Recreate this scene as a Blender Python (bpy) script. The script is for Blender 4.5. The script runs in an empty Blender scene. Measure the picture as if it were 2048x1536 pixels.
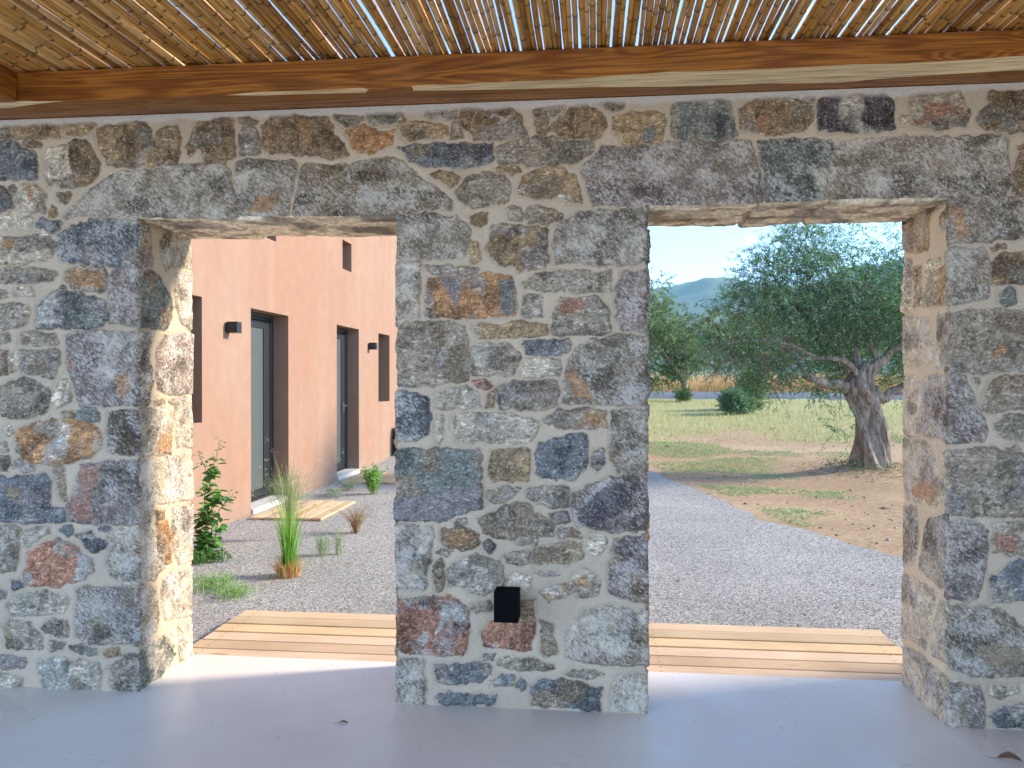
import bpy, math, random
import numpy as np
from mathutils import Matrix, Vector

# ---------------------------------------------------------------- camera, world, sun, exposure
S = bpy.context.scene
COL = S.collection
FPX, YAW, PITCH = 1570.0, 0.1037, 0.0047          # focal length in px of the 2048 px wide picture
EYE = np.array([0.0, -3.446, 1.45])
_f = np.array([-math.sin(YAW)*math.cos(PITCH), math.cos(YAW)*math.cos(PITCH), -math.sin(PITCH)])
_r = np.array([math.cos(YAW), math.sin(YAW), 0.0])
_u = np.cross(_r, _f)
cam = bpy.data.cameras.new('camera'); cam.sensor_width = 36.0; cam.lens = FPX/2048*36
cam.clip_start = 0.05; cam.clip_end = 20000
co = bpy.data.objects.new('camera', cam); COL.objects.link(co)
co.matrix_world = Matrix(((_r[0], _u[0], -_f[0], EYE[0]), (_r[1], _u[1], -_f[1], EYE[1]), (_r[2], _u[2], -_f[2], EYE[2]), (0, 0, 0, 1)))
S.camera = co

SUN_EL, SUN_AZ = math.radians(25), math.radians(16)   # azimuth measured from +X towards +Y
W = bpy.data.worlds.new('World'); S.world = W; W.use_nodes = True
wn, wl = W.node_tree.nodes, W.node_tree.links
wn.clear()
sky = wn.new('ShaderNodeTexSky'); sky.sky_type = 'NISHITA'; sky.sun_disc = False
sky.sun_elevation = SUN_EL; sky.sun_rotation = math.pi/2 - SUN_AZ
sky.air_density = 0.45; sky.dust_density = 0.0; sky.ozone_density = 0.8
bg = wn.new('ShaderNodeBackground'); bg.inputs[1].default_value = 0.15
wo = wn.new('ShaderNodeOutputWorld')
# a few small fair-weather clouds low in the sky
tc = wn.new('ShaderNodeTexCoord'); mp = wn.new('ShaderNodeMapping'); mp.inputs['Scale'].default_value = (1, 1, 2.6)
mp.inputs['Location'].default_value = (0.35, 0.1, 0.0)
nz = wn.new('ShaderNodeTexNoise'); nz.inputs['Scale'].default_value = 3.2; nz.inputs['Detail'].default_value = 7
cr = wn.new('ShaderNodeValToRGB'); cr.color_ramp.elements[0].position = 0.60; cr.color_ramp.elements[1].position = 0.78
mx = wn.new('ShaderNodeMixRGB'); mx.inputs[2].default_value = (7.0, 6.9, 6.8, 1)
wl.new(tc.outputs['Generated'], mp.inputs[0]); wl.new(mp.outputs[0], nz.inputs[0]); wl.new(nz.outputs[0], cr.inputs[0])
wl.new(cr.outputs[0], mx.inputs[0]); wl.new(sky.outputs[0], mx.inputs[1]); wl.new(mx.outputs[0], bg.inputs[0]); wl.new(bg.outputs[0], wo.inputs[0])

sl = bpy.data.lights.new('sun', 'SUN'); sl.energy = 2.0; sl.angle = math.radians(7.0); sl.color = (1.0, 0.88, 0.74)
so = bpy.data.objects.new('sun', sl); COL.objects.link(so)
sd = Vector((math.cos(SUN_EL)*math.cos(SUN_AZ), math.cos(SUN_EL)*math.sin(SUN_AZ), math.sin(SUN_EL)))
so.rotation_euler = sd.to_track_quat('Z', 'Y').to_euler(); so.location = (20, 5, 20)
S.view_settings.view_transform = 'Standard'; S.view_settings.look = 'None'
S.view_settings.exposure = 2.32; S.view_settings.gamma = 1.0
S.render.engine = 'CYCLES'

rng = np.random.default_rng(7)
random.seed(7)
R = np.random.default_rng

def at(px, py, Y):
    """point of the plane y=Y seen at (px,py) of the 2048x1536 photograph"""
    d = _f + _r*(px-1024)/FPX + _u*(768-py)/FPX
    t = (Y-EYE[1])/d[1]
    return EYE + d*t

# ---------------------------------------------------------------- helpers
def srgb(h):
    c = [int(h[i:i+2], 16)/255 for i in (0, 2, 4)]
    return tuple((x/12.92 if x <= .04045 else ((x+.055)/1.055)**2.4) for x in c) + (1,)

def tag(o, label=None, cat=None, group=None, kind=None):
    if label: o['label'] = label
    if cat: o['category'] = cat
    if group: o['group'] = group
    if kind: o['kind'] = kind
    return o

def empty(name, loc=(0, 0, 0)):
    o = bpy.data.objects.new(name, None); COL.objects.link(o); o.location = loc; o.empty_display_size = .1
    return o

def link(name, me, parent=None, loc=None):
    o = bpy.data.objects.new(name, me); COL.objects.link(o)
    if parent is not None: o.parent = parent
    if loc is not None: o.location = loc
    return o

def npmesh(name, V, F, mats=(), parent=None, smooth=False, attrs=None, mi=None, loc=None):
    """F: (n,3) or (n,4) int array, or a list of such arrays"""
    V = np.asarray(V, np.float32)
    if not isinstance(F, (list, tuple)): F = [F]
    F = [np.asarray(f, np.int32) for f in F if len(f)]
    me = bpy.data.meshes.new(name)
    me.vertices.add(len(V)); me.vertices.foreach_set('co', V.ravel())
    loops = np.concatenate([f.ravel() for f in F]); tot = np.concatenate([np.full(len(f), f.shape[1], np.int32) for f in F])
    st = np.concatenate([[0], np.cumsum(tot)[:-1]]).astype(np.int32)
    me.loops.add(len(loops)); me.loops.foreach_set('vertex_index', loops)
    me.polygons.add(len(tot)); me.polygons.foreach_set('loop_start', st); me.polygons.foreach_set('loop_total', tot)
    if mi is not None: me.polygons.foreach_set('material_index', np.asarray(mi, np.int32))
    me.polygons.foreach_set('use_smooth', np.full(len(tot), bool(smooth)))
    me.update(calc_edges=True)
    if attrs:
        for k, a in attrs.items():
            a = np.asarray(a, np.float32)
            if a.ndim == 2:
                at_ = me.attributes.new(k, 'FLOAT_COLOR', 'POINT')
                if a.shape[1] == 3: a = np.concatenate([a, np.ones((len(a), 1), np.float32)], 1)
                at_.data.foreach_set('color', a.ravel())
            else:
                at_ = me.attributes.new(k, 'FLOAT', 'POINT'); at_.data.foreach_set('value', a)
    for m in (mats if isinstance(mats, (list, tuple)) else [mats]): me.materials.append(m)
    return link(name, me, parent, loc)

class MB:
    """collects boxes, tubes and raw faces into one mesh"""
    def __init__(s): s.V = []; s.Q = []; s.T = []; s.C = []; s.n = 0
    def add(s, V, Q=None, T=None, c=(1, 1, 1)):
        V = np.asarray(V, float)
        if Q is not None and len(Q): s.Q.append(np.asarray(Q)+s.n)
        if T is not None and len(T): s.T.append(np.asarray(T)+s.n)
        s.V.append(V); s.n += len(V)
        c = np.asarray(c, float)
        s.C.append(np.tile(c, (len(V), 1)) if c.ndim == 1 else c)
        return s
    def box(s, a, b, c=(1, 1, 1), bev=0.0):
        x0, y0, z0 = a; x1, y1, z1 = b
        if bev <= 0:
            V = [(x, y, z) for x in (x0, x1) for y in (y0, y1) for z in (z0, z1)]
            Q = [(0, 1, 3, 2), (4, 6, 7, 5), (0, 4, 5, 1), (2, 3, 7, 6), (0, 2, 6, 4), (1, 5, 7, 3)]
            return s.add(V, Q, c=c)
        h = bev; V = []; idx = {}
        for i, x in enumerate((x0, x1)):
            for j, y in enumerate((y0, y1)):
                for k, z in enumerate((z0, z1)):
                    sx, sy, sz = 1-2*i, 1-2*j, 1-2*k
                    for ax in range(3):
                        p = [x+sx*h, y+sy*h, z+sz*h]; p[ax] = (x, y, z)[ax]
                        idx[i, j, k, ax] = len(V); V.append(p)
        Q = []; T = []
        for ax in range(3):
            o = [d for d in range(3) if d != ax]
            for sgn in (0, 1):
                q = []
                for (p, r) in ((0, 0), (1, 0), (1, 1), (0, 1)):
                    ijk = [0, 0, 0]; ijk[ax] = sgn; ijk[o[0]] = p; ijk[o[1]] = r
                    q.append(idx[ijk[0], ijk[1], ijk[2], ax])
                flip = (sgn == 1) == (ax == 1)
                Q.append(q[::-1] if flip else q)
            for p in (0, 1):
                for r in (0, 1):
                    A = [0, 0, 0]; B = [0, 0, 0]; A[ax] = 0; B[ax] = 1; A[o[0]] = B[o[0]] = p; A[o[1]] = B[o[1]] = r
                    Q.append([idx[(*A, o[0])], idx[(*A, o[1])], idx[(*B, o[1])], idx[(*B, o[0])]])
        for i in (0, 1):
            for j in (0, 1):
                for k in (0, 1): T.append([idx[i, j, k, 0], idx[i, j, k, 1], idx[i, j, k, 2]])
        return s.add(V, Q, T, c=c)
    def tube(s, P, r, n=8, c=(1, 1, 1), cap=True, rfun=None):
        P = np.asarray(P, float); m = len(P); r = np.broadcast_to(np.asarray(r, float), (m,))
        T = np.gradient(P, axis=0); T /= np.linalg.norm(T, axis=1)[:, None]+1e-9
        ref = np.array([0, 0, 1.0]) if abs(T[0][2]) < .9 else np.array([1.0, 0, 0])
        N = np.zeros_like(P); v = ref-T[0]*(ref@T[0]); v /= np.linalg.norm(v)
        for i in range(m):
            v = v-T[i]*(v@T[i]); v /= np.linalg.norm(v)+1e-9; N[i] = v
        B = np.cross(T, N); a = np.arange(n)*2*math.pi/n
        rr = r[:, None]*np.ones((m, n)) if rfun is None else rfun(a, r)
        V = P[:, None]+rr[..., None]*(N[:, None]*np.cos(a)[None, :, None]+B[:, None]*np.sin(a)[None, :, None])
        i = np.arange(m-1)[:, None]*n; j = np.arange(n)[None]; j2 = (j+1) % n
        Q = np.stack([i+j, i+j2, i+n+j2, i+n+j], -1).reshape(-1, 4)
        V = V.reshape(-1, 3); Tt = []
        if cap:
            V = np.vstack([V, P[0], P[-1]]); k = m*n
            Tt = [(k, (q+1) % n, q) for q in range(n)]+[(k+1, (m-1)*n+q, (m-1)*n+(q+1) % n) for q in range(n)]
        c = np.asarray(c, float)
        if c.ndim == 2:
            c = np.repeat(c, n, 0)
            if cap: c = np.vstack([c, c[0], c[-1]])
        return s.add(V, Q, Tt, c=c)
    def build(s, name, mats, parent=None, smooth=False, loc=None, attr=True):
        V = np.concatenate(s.V); F = []
        if s.Q: F.append(np.concatenate(s.Q))
        if s.T: F.append(np.concatenate(s.T))
        if loc is not None: V = V-np.asarray(loc)
        return npmesh(name, V, F, mats, parent, smooth, {'Col': np.concatenate(s.C)} if attr else None, loc=loc)

# value noise in numpy
def _h(ix, iy, seed):
    n = (ix.astype(np.int64)*374761393+iy.astype(np.int64)*668265263+seed*1274126177) & 0xffffffff
    n = ((n ^ (n >> 13))*1274126177) & 0xffffffff
    return ((n ^ (n >> 16)) & 0xffff)/65535.0
def vn(x, y, seed=0):
    ix, iy = np.floor(x), np.floor(y); fx, fy = x-ix, y-iy
    fx = fx*fx*(3-2*fx); fy = fy*fy*(3-2*fy)
    a, b, c, d = _h(ix, iy, seed), _h(ix+1, iy, seed), _h(ix, iy+1, seed), _h(ix+1, iy+1, seed)
    return (a*(1-fx)+b*fx)*(1-fy)+(c*(1-fx)+d*fx)*fy
def fbm(x, y, seed=0, o=4):
    s = 0; a = .5; t = 0
    for k in range(o):
        s = s+a*vn(x*2**k+17*k, y*2**k-9*k, seed+k*31); t += a; a *= .5
    return s/t
def sst(a, b, x):
    t = np.clip((x-a)/(b-a), 0, 1); return t*t*(3-2*t)

# ---------------------------------------------------------------- materials
def newmat(name):
    m = bpy.data.materials.new(name); m.use_nodes = True
    nt = m.node_tree; b = nt.nodes['Principled BSDF']
    return m, nt.nodes, nt.links, b
def N(nodes, t, **kw):
    n = nodes.new('ShaderNode'+t)
    for k, v in kw.items():
        if k.startswith('_'): setattr(n, k[1:], v)
        else: n.inputs[k.replace('__', ' ')].default_value = v
    return n
def ramp(nodes, stops):
    r = nodes.new('ShaderNodeValToRGB'); e = r.color_ramp.elements
    while len(e) < len(stops): e.new(.5)
    for i, (p, c) in enumerate(stops):
        e[i].position = p; e[i].color = c if len(c) == 4 else (*c, 1)
    return r
def g3(v): return (v, v, v, 1)
def simple(name, col, rough=.6, metal=0., noise=0.12, scale=30, bump=0.0, vcol=False):
    m, n, l, b = newmat(name); b.inputs['Roughness'].default_value = rough; b.inputs['Metallic'].default_value = metal
    tc = N(n, 'TexCoord'); t = N(n, 'TexNoise', Scale=scale, Detail=5.)
    l.new(tc.outputs['Object'], t.inputs['Vector'])
    mr = N(n, 'MapRange'); mr.inputs['To Min'].default_value = 1-noise*1.6; mr.inputs['To Max'].default_value = 1+noise*1.6
    l.new(t.outputs[0], mr.inputs[0])
    hs = N(n, 'HueSaturation'); hs.inputs['Color'].default_value = (*col[:3], 1); l.new(mr.outputs[0], hs.inputs['Value'])
    if vcol:
        a = N(n, 'Attribute', _attribute_name='Col'); mm = N(n, 'MixRGB', _blend_type='MULTIPLY'); mm.inputs[0].default_value = 1
        mm.inputs[1].default_value = (*col[:3], 1); l.new(a.outputs[0], mm.inputs[2]); l.new(mm.outputs[0], hs.inputs['Color'])
    l.new(hs.outputs[0], b.inputs['Base Color'])
    if bump:
        bp = N(n, 'Bump', Strength=bump, Distance=.005); l.new(t.outputs[0], bp.inputs['Height']); l.new(bp.outputs[0], b.inputs['Normal'])
    return m

def mat_stone():
    m, n, l, b = newmat('stone_masonry')
    tc = N(n, 'TexCoord'); col = N(n, 'Attribute', _attribute_name='Col'); kd = N(n, 'Attribute', _attribute_name='kind')
    # chisel pecks: elongated pale marks
    mr_ = N(n, 'Mapping'); mr_.inputs['Rotation'].default_value = (math.radians(-38), math.radians(-42), 0); l.new(tc.outputs['Object'], mr_.inputs[0])
    mp = N(n, 'Mapping'); mp.inputs['Scale'].default_value = (52, 90, 125)
    l.new(mr_.outputs[0], mp.inputs[0])
    pk = N(n, 'TexNoise', Scale=1., Detail=2.5, Roughness=.55, Distortion=.9); l.new(mp.outputs[0], pk.inputs['Vector'])
    big = N(n, 'TexNoise', Scale=9., Detail=3.); l.new(tc.outputs['Object'], big.inputs['Vector'])
    ad = N(n, 'Math', _operation='MULTIPLY_ADD'); l.new(big.outputs[0], ad.inputs[0]); ad.inputs[1].default_value = .62; l.new(pk.outputs[0], ad.inputs[2])
    pr = ramp(n, [(.81, g3(0)), (.94, g3(1))]); l.new(ad.outputs[0], pr.inputs[0])
    pk2 = ramp(n, [(.62, g3(0)), (.88, g3(1))]); l.new(ad.outputs[0], pk2.inputs[0])
    dk = ramp(n, [(.64, g3(.52)), (.80, g3(1))]); l.new(ad.outputs[0], dk.inputs[0])
    # natural veins and grain
    fine = N(n, 'TexNoise', Scale=105., Detail=5., Roughness=.7); l.new(tc.outputs['Object'], fine.inputs['Vector'])
    mp2 = N(n, 'Mapping'); mp2.inputs['Rotation'].default_value = (.3, .5, .2); mp2.inputs['Scale'].default_value = (18, 30, 55)
    l.new(tc.outputs['Object'], mp2.inputs[0])
    vein = N(n, 'TexNoise', Scale=1., Detail=6., Roughness=.7, Distortion=1.6); l.new(mp2.outputs[0], vein.inputs['Vector'])
    vr = ramp(n, [(.28, g3(.42)), (.43, g3(.88)), (.54, g3(1.05)), (.64, g3(1.95))]); l.new(vein.outputs[0], vr.inputs[0])
    fr = ramp(n, [(.30, g3(.62)), (.5, g3(1.)), (.7, g3(1.45))]); l.new(fine.outputs[0], fr.inputs[0])
    nat = N(n, 'MixRGB', _blend_type='MULTIPLY'); nat.inputs[0].default_value = 1; l.new(col.outputs[0], nat.inputs[1]); l.new(vr.outputs[0], nat.inputs[2])
    nat2 = N(n, 'MixRGB', _blend_type='MULTIPLY'); nat2.inputs[0].default_value = 1; l.new(nat.outputs[0], nat2.inputs[1]); l.new(fr.outputs[0], nat2.inputs[2])
    # pale mineral flecks on natural stones
    fl = ramp(n, [(.55, g3(0)), (.68, g3(.75))]); l.new(fine.outputs[0], fl.inputs[0])
    nat3 = N(n, 'MixRGB'); l.new(fl.outputs[0], nat3.inputs[0]); l.new(nat2.outputs[0], nat3.inputs[1]); nat3.inputs[2].default_value = (.62, .55, .46, 1)
    # pecked
    pb = N(n, 'MixRGB', _blend_type='MULTIPLY'); pb.inputs[0].default_value = 1; l.new(col.outputs[0], pb.inputs[1]); l.new(dk.outputs[0], pb.inputs[2])
    pl = N(n, 'MixRGB'); l.new(pr.outputs[0], pl.inputs[0]); l.new(pb.outputs[0], pl.inputs[1])
    pale = N(n, 'MixRGB'); pale.inputs[0].default_value = .6; l.new(col.outputs[0], pale.inputs[1]); pale.inputs[2].default_value = (.66, .61, .545, 1)
    l.new(pale.outputs[0], pl.inputs[2])
    # mortar
    mr = ramp(n, [(.3, g3(.86)), (.7, g3(1.12))]); l.new(fine.outputs[0], mr.inputs[0])
    mo = N(n, 'MixRGB', _blend_type='MULTIPLY'); mo.inputs[0].default_value = 1; l.new(col.outputs[0], mo.inputs[1]); l.new(mr.outputs[0], mo.inputs[2])
    k1 = N(n, 'Math', _operation='MINIMUM'); l.new(kd.outputs['Fac'], k1.inputs[0]); k1.inputs[1].default_value = 1
    k2 = N(n, 'Math', _operation='SUBTRACT', _use_clamp=True); l.new(kd.outputs['Fac'], k2.inputs[0]); k2.inputs[1].default_value = 1
    a = N(n, 'MixRGB'); l.new(k1.outputs[0], a.inputs[0]); l.new(mo.outputs[0], a.inputs[1]); l.new(nat3.outputs[0], a.inputs[2])
    c = N(n, 'MixRGB'); l.new(k2.outputs[0], c.inputs[0]); l.new(a.outputs[0], c.inputs[1]); l.new(pl.outputs[0], c.inputs[2])
    l.new(c.outputs[0], b.inputs['Base Color']); b.inputs['Roughness'].default_value = .88
    b.inputs['Specular IOR Level'].default_value = .25
    # bump
    bs = N(n, 'MixRGB'); l.new(k2.outputs[0], bs.inputs[0]); l.new(pk2.outputs[0], bs.inputs[2])
    bn = N(n, 'MixRGB'); l.new(k1.outputs[0], bn.inputs[0])
    fm = N(n, 'Math', _operation='MULTIPLY'); l.new(fine.outputs[0], fm.inputs[0]); fm.inputs[1].default_value = .25
    va = N(n, 'Math', _operation='ADD'); l.new(fine.outputs[0], va.inputs[0]); l.new(vein.outputs[0], va.inputs[1])
    l.new(fm.outputs[0], bn.inputs[1]); l.new(va.outputs[0], bn.inputs[2]); l.new(bn.outputs[0], bs.inputs[1])
    bp = N(n, 'Bump', Strength=.75, Distance=.004); l.new(bs.outputs[0], bp.inputs['Height']); l.new(bp.outputs[0], b.inputs['Normal'])
    return m

def mat_wood(name, c0, c1, c2, axis='X', rough=.45, scale=1.0, knots=True, vcol=False):
    """grain runs along axis"""
    m, n, l, b = newmat(name)
    tc = N(n, 'TexCoord'); sc = {'X': (.75, 13, 13), 'Y': (13, .75, 13), 'Z': (13, 13, .75)}[axis]
    mp = N(n, 'Mapping'); mp.inputs['Scale'].default_value = tuple(s*scale for s in sc); l.new(tc.outputs['Object'], mp.inputs[0])
    w = N(n, 'TexNoise', Scale=.9, Detail=2., Distortion=.8); l.new(mp.outputs[0], w.inputs['Vector'])
    # rings from warped distance
    src = w.outputs[0]
    if knots:
        vk = N(n, 'TexVoronoi', Scale=1.); mk = N(n, 'Mapping'); mk.inputs['Scale'].default_value = tuple((9. if s > 5 else 1.7)*scale for s in sc)
        l.new(tc.outputs['Object'], mk.inputs[0]); l.new(mk.outputs[0], vk.inputs['Vector'])
        kb = N(n, 'MapRange', _interpolation_type='SMOOTHSTEP'); kb.inputs['From Max'].default_value = .38; kb.inputs['To Min'].default_value = .30; kb.inputs['To Max'].default_value = 0.
        l.new(vk.outputs['Distance'], kb.inputs[0]); ka = N(n, 'Math', _operation='ADD'); l.new(src, ka.inputs[0]); l.new(kb.outputs[0], ka.inputs[1]); src = ka.outputs[0]
    mul = N(n, 'Math', _operation='MULTIPLY'); l.new(src, mul.inputs[0]); mul.inputs[1].default_value = 32
    sn = N(n, 'Math', _operation='SINE'); l.new(mul.outputs[0], sn.inputs[0])
    r1 = ramp(n, [(0., c1), (.45, c0), (.8, c0), (1., c1)])
    mr = N(n, 'MapRange'); mr.inputs['From Min'].default_value = -1; l.new(sn.outputs[0], mr.inputs[0]); l.new(mr.outputs[0], r1.inputs[0])
    fi = N(n, 'TexNoise', Scale=1., Detail=5., Roughness=.6)
    mp2 = N(n, 'Mapping'); mp2.inputs['Scale'].default_value = tuple(s*scale*(9 if s > 5 else 5) for s in sc); l.new(tc.outputs['Object'], mp2.inputs[0]); l.new(mp2.outputs[0], fi.inputs['Vector'])
    fr = ramp(n, [(.32, g3(.55)), (.5, g3(1.)), (.7, g3(1.28))]); l.new(fi.outputs[0], fr.inputs[0])
    mm = N(n, 'MixRGB', _blend_type='MULTIPLY'); mm.inputs[0].default_value = 1; l.new(r1.outputs[0], mm.inputs[1]); l.new(fr.outputs[0], mm.inputs[2])
    out = mm
    if knots:
        kr = ramp(n, [(0.0, g3(1)), (.05, g3(.85)), (.09, g3(0))]); l.new(vk.outputs['Distance'], kr.inputs[0])
        km = N(n, 'MixRGB'); l.new(kr.outputs[0], km.inputs[0]); l.new(out.outputs[0], km.inputs[1]); km.inputs[2].default_value = (*c2[:3], 1); out = km
    if vcol:
        a = N(n, 'Attribute', _attribute_name='Col'); vm = N(n, 'MixRGB', _blend_type='MULTIPLY'); vm.inputs[0].default_value = 1
        l.new(out.outputs[0], vm.inputs[1]); l.new(a.outputs[0], vm.inputs[2]); out = vm
    l.new(out.outputs[0], b.inputs['Base Color']); b.inputs['Roughness'].default_value = rough
    bp = N(n, 'Bump', Strength=.12, Distance=.001); l.new(fi.outputs[0], bp.inputs['Height']); l.new(bp.outputs[0], b.inputs['Normal'])
    return m

def mat_leaf(name, rough=.5, trans=.3):
    m, n, l, b = newmat(name)
    a = N(n, 'Attribute', _attribute_name='Col'); l.new(a.outputs[0], b.inputs['Base Color']); b.inputs['Roughness'].default_value = rough
    b.inputs['Specular IOR Level'].default_value = .35
    t = N(n, 'BsdfTranslucent'); hs = N(n, 'HueSaturation', Saturation=1.15, Value=1.3); l.new(a.outputs[0], hs.inputs['Color']); l.new(hs.outputs[0], t.inputs[0])
    mx = N(n, 'MixShader'); mx.inputs[0].default_value = trans
    l.new(b.outputs[0], mx.inputs[1]); l.new(t.outputs[0], mx.inputs[2]); l.new(mx.outputs[0], n['Material Output'].inputs[0])
    return m

def mat_gravel():
    m, n, l, b = newmat('gravel')
    tc = N(n, 'TexCoord')
    v = N(n, 'TexVoronoi', Scale=125.); l.new(tc.outputs['Object'], v.inputs['Vector'])
    v2 = N(n, 'TexVoronoi', Scale=150.); l.new(tc.outputs['Object'], v2.inputs['Vector'])
    sp = N(n, 'SeparateColor'); l.new(v.outputs['Color'], sp.inputs[0])
    r = ramp(n, [(0., (.09, .086, .08)), (.22, (.24, .232, .215)), (.6, (.43, .413, .368)), (.85, (.62, .59, .52)), (1., (.84, .79, .70))]); l.new(sp.outputs[0], r.inputs[0])
    sh = ramp(n, [(0., g3(1.1)), (.5, g3(.95)), (.85, g3(.45))]); l.new(v.outputs['Distance'], sh.inputs[0])  # shade in the gaps between pebbles, put into the colour
    mm = N(n, 'MixRGB', _blend_type='MULTIPLY'); mm.inputs[0].default_value = .75; l.new(r.outputs[0], mm.inputs[1]); l.new(sh.outputs[0], mm.inputs[2])
    big = N(n, 'TexNoise', Scale=.9, Detail=5.); l.new(tc.outputs['Object'], big.inputs['Vector'])
    br = ramp(n, [(.3, g3(.86)), (.7, g3(1.1))]); l.new(big.outputs[0], br.inputs[0])
    m2 = N(n, 'MixRGB', _blend_type='MULTIPLY'); m2.inputs[0].default_value = 1; l.new(mm.outputs[0], m2.inputs[1]); l.new(br.outputs[0], m2.inputs[2])
    pt_ = N(n, 'TexNoise', Scale=1.7, Detail=8., Roughness=.75); l.new(tc.outputs['Object'], pt_.inputs['Vector']); pm_ = ramp(n, [(.60, g3(0)), (.72, g3(.55))]); l.new(pt_.outputs[0], pm_.inputs[0])
    m3 = N(n, 'MixRGB'); l.new(pm_.outputs[0], m3.inputs[0]); l.new(m2.outputs[0], m3.inputs[1]); m3.inputs[2].default_value = (.30, .25, .19, 1)
    l.new(m3.outputs[0], b.inputs['Base Color']); b.inputs['Roughness'].default_value = .85
    iv = N(n, 'Math', _operation='SUBTRACT'); iv.inputs[0].default_value = 1; l.new(v.outputs['Distance'], iv.inputs[1])
    bp = N(n, 'Bump', Strength=.9, Distance=.006); l.new(iv.outputs[0], bp.inputs['Height']); l.new(bp.outputs[0], b.inputs['Normal'])
    return m

def mat_ground():
    m, n, l, b = newmat('ground_soil')
    tc = N(n, 'TexCoord'); sx = N(n, 'SeparateXYZ'); l.new(tc.outputs['Object'], sx.inputs[0])
    n1 = N(n, 'TexNoise', Scale=.35, Detail=6., Roughness=.6); mp = N(n, 'Mapping'); mp.inputs['Scale'].default_value = (.6, 1.3, 1)
    l.new(tc.outputs['Object'], mp.inputs[0]); l.new(mp.outputs[0], n1.inputs['Vector'])
    n2 = N(n, 'TexNoise', Scale=14., Detail=6., Roughness=.7); l.new(tc.outputs['Object'], n2.inputs['Vector'])
    soil = ramp(n, [(.28, (.16, .095, .048)), (.47, (.36, .24, .128)), (.68, (.60, .44, .26))]); 
    ad = N(n, 'MixRGB'); ad.inputs[0].default_value = .5; l.new(n1.outputs[0], ad.inputs[1]); l.new(n2.outputs[0], ad.inputs[2]); l.new(ad.outputs[0], soil.inputs[0])
    n3 = N(n, 'TexNoise', Scale=.8, Detail=7., Roughness=.65); l.new(mp.outputs[0], n3.inputs['Vector'])
    # distance from the house makes the field grassier: a real change of cover
    gy = N(n, 'MapRange'); gy.inputs['From Min'].default_value = 12.5; gy.inputs['From Max'].default_value = 17.; gy.inputs['To Min'].default_value = -.04; gy.inputs['To Max'].default_value = .32
    l.new(sx.outputs['Y'], gy.inputs[0])
    s = N(n, 'Math', _operation='ADD'); l.new(n3.outputs[0], s.inputs[0]); l.new(gy.outputs[0], s.inputs[1])
    gm = ramp(n, [(.56, g3(0)), (.68, g3(.85))]); l.new(s.outputs[0], gm.inputs[0])
    gc = ramp(n, [(.3, (.16, .19, .06)), (.5, (.34, .34, .12)), (.7, (.55, .50, .22))]); l.new(n2.outputs[0], gc.inputs[0])
    mx = N(n, 'MixRGB'); l.new(gm.outputs[0], mx.inputs[0]); l.new(soil.outputs[0], mx.inputs[1]); l.new(gc.outputs[0], mx.inputs[2])
    l.new(mx.outputs[0], b.inputs['Base Color']); b.inputs['Roughness'].default_value = .95
    bp = N(n, 'Bump', Strength=.6, Distance=.03); l.new(n2.outputs[0], bp.inputs['Height']); l.new(bp.outputs[0], b.inputs['Normal'])
    return m

def mat_plaster(name, col, col2):
    m, n, l, b = newmat(name); tc = N(n, 'TexCoord')
    mp = N(n, 'Mapping'); mp.inputs['Scale'].default_value = (3, 3, .35); l.new(tc.outputs['Object'], mp.inputs[0])
    s = N(n, 'TexNoise', Scale=1., Detail=6., Roughness=.6); l.new(mp.outputs[0], s.inputs['Vector'])
    t = N(n, 'TexNoise', Scale=.55, Detail=3.); l.new(tc.outputs['Object'], t.inputs['Vector'])
    ad = N(n, 'Math', _operation='ADD'); l.new(s.outputs[0], ad.inputs[0]); l.new(t.outputs[0], ad.inputs[1])
    r = ramp(n, [(.42, col), (.62, col2)]); h = N(n, 'Math', _operation='MULTIPLY'); h.inputs[1].default_value = .5; l.new(ad.outputs[0], h.inputs[0]); l.new(h.outputs[0], r.inputs[0])
    f = N(n, 'TexNoise', Scale=220., Detail=3.); l.new(tc.outputs['Object'], f.inputs['Vector'])
    # splash dirt along the foot and faint mottling
    sz_ = N(n, 'SeparateXYZ'); l.new(tc.outputs['Object'], sz_.inputs[0]); g = N(n, 'TexNoise', Scale=6., Detail=5.); l.new(tc.outputs['Object'], g.inputs['Vector'])
    hh = N(n, 'MapRange'); hh.inputs['From Min'].default_value = -.08; hh.inputs['From Max'].default_value = .34; hh.inputs['To Min'].default_value = .62; hh.inputs['To Max'].default_value = 0; l.new(sz_.outputs['Z'], hh.inputs[0])
    pr = N(n, 'Math', _operation='MULTIPLY'); l.new(hh.outputs[0], pr.inputs[0]); l.new(g.outputs[0], pr.inputs[1])
    dm = N(n, 'MixRGB'); l.new(pr.outputs[0], dm.inputs[0]); l.new(r.outputs[0], dm.inputs[1]); dm.inputs[2].default_value = (.26, .22, .18, 1)
    gr = ramp(n, [(.3, g3(.93)), (.7, g3(1.05))]); l.new(g.outputs[0], gr.inputs[0]); gm = N(n, 'MixRGB', _blend_type='MULTIPLY'); gm.inputs[0].default_value = 1; l.new(dm.outputs[0], gm.inputs[1]); l.new(gr.outputs[0], gm.inputs[2])
    l.new(gm.outputs[0], b.inputs['Base Color']); b.inputs['Roughness'].default_value = .9
    bp = N(n, 'Bump', Strength=.25, Distance=.002); l.new(f.outputs[0], bp.inputs['Height']); l.new(bp.outputs[0], b.inputs['Normal'])
    return m

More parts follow.
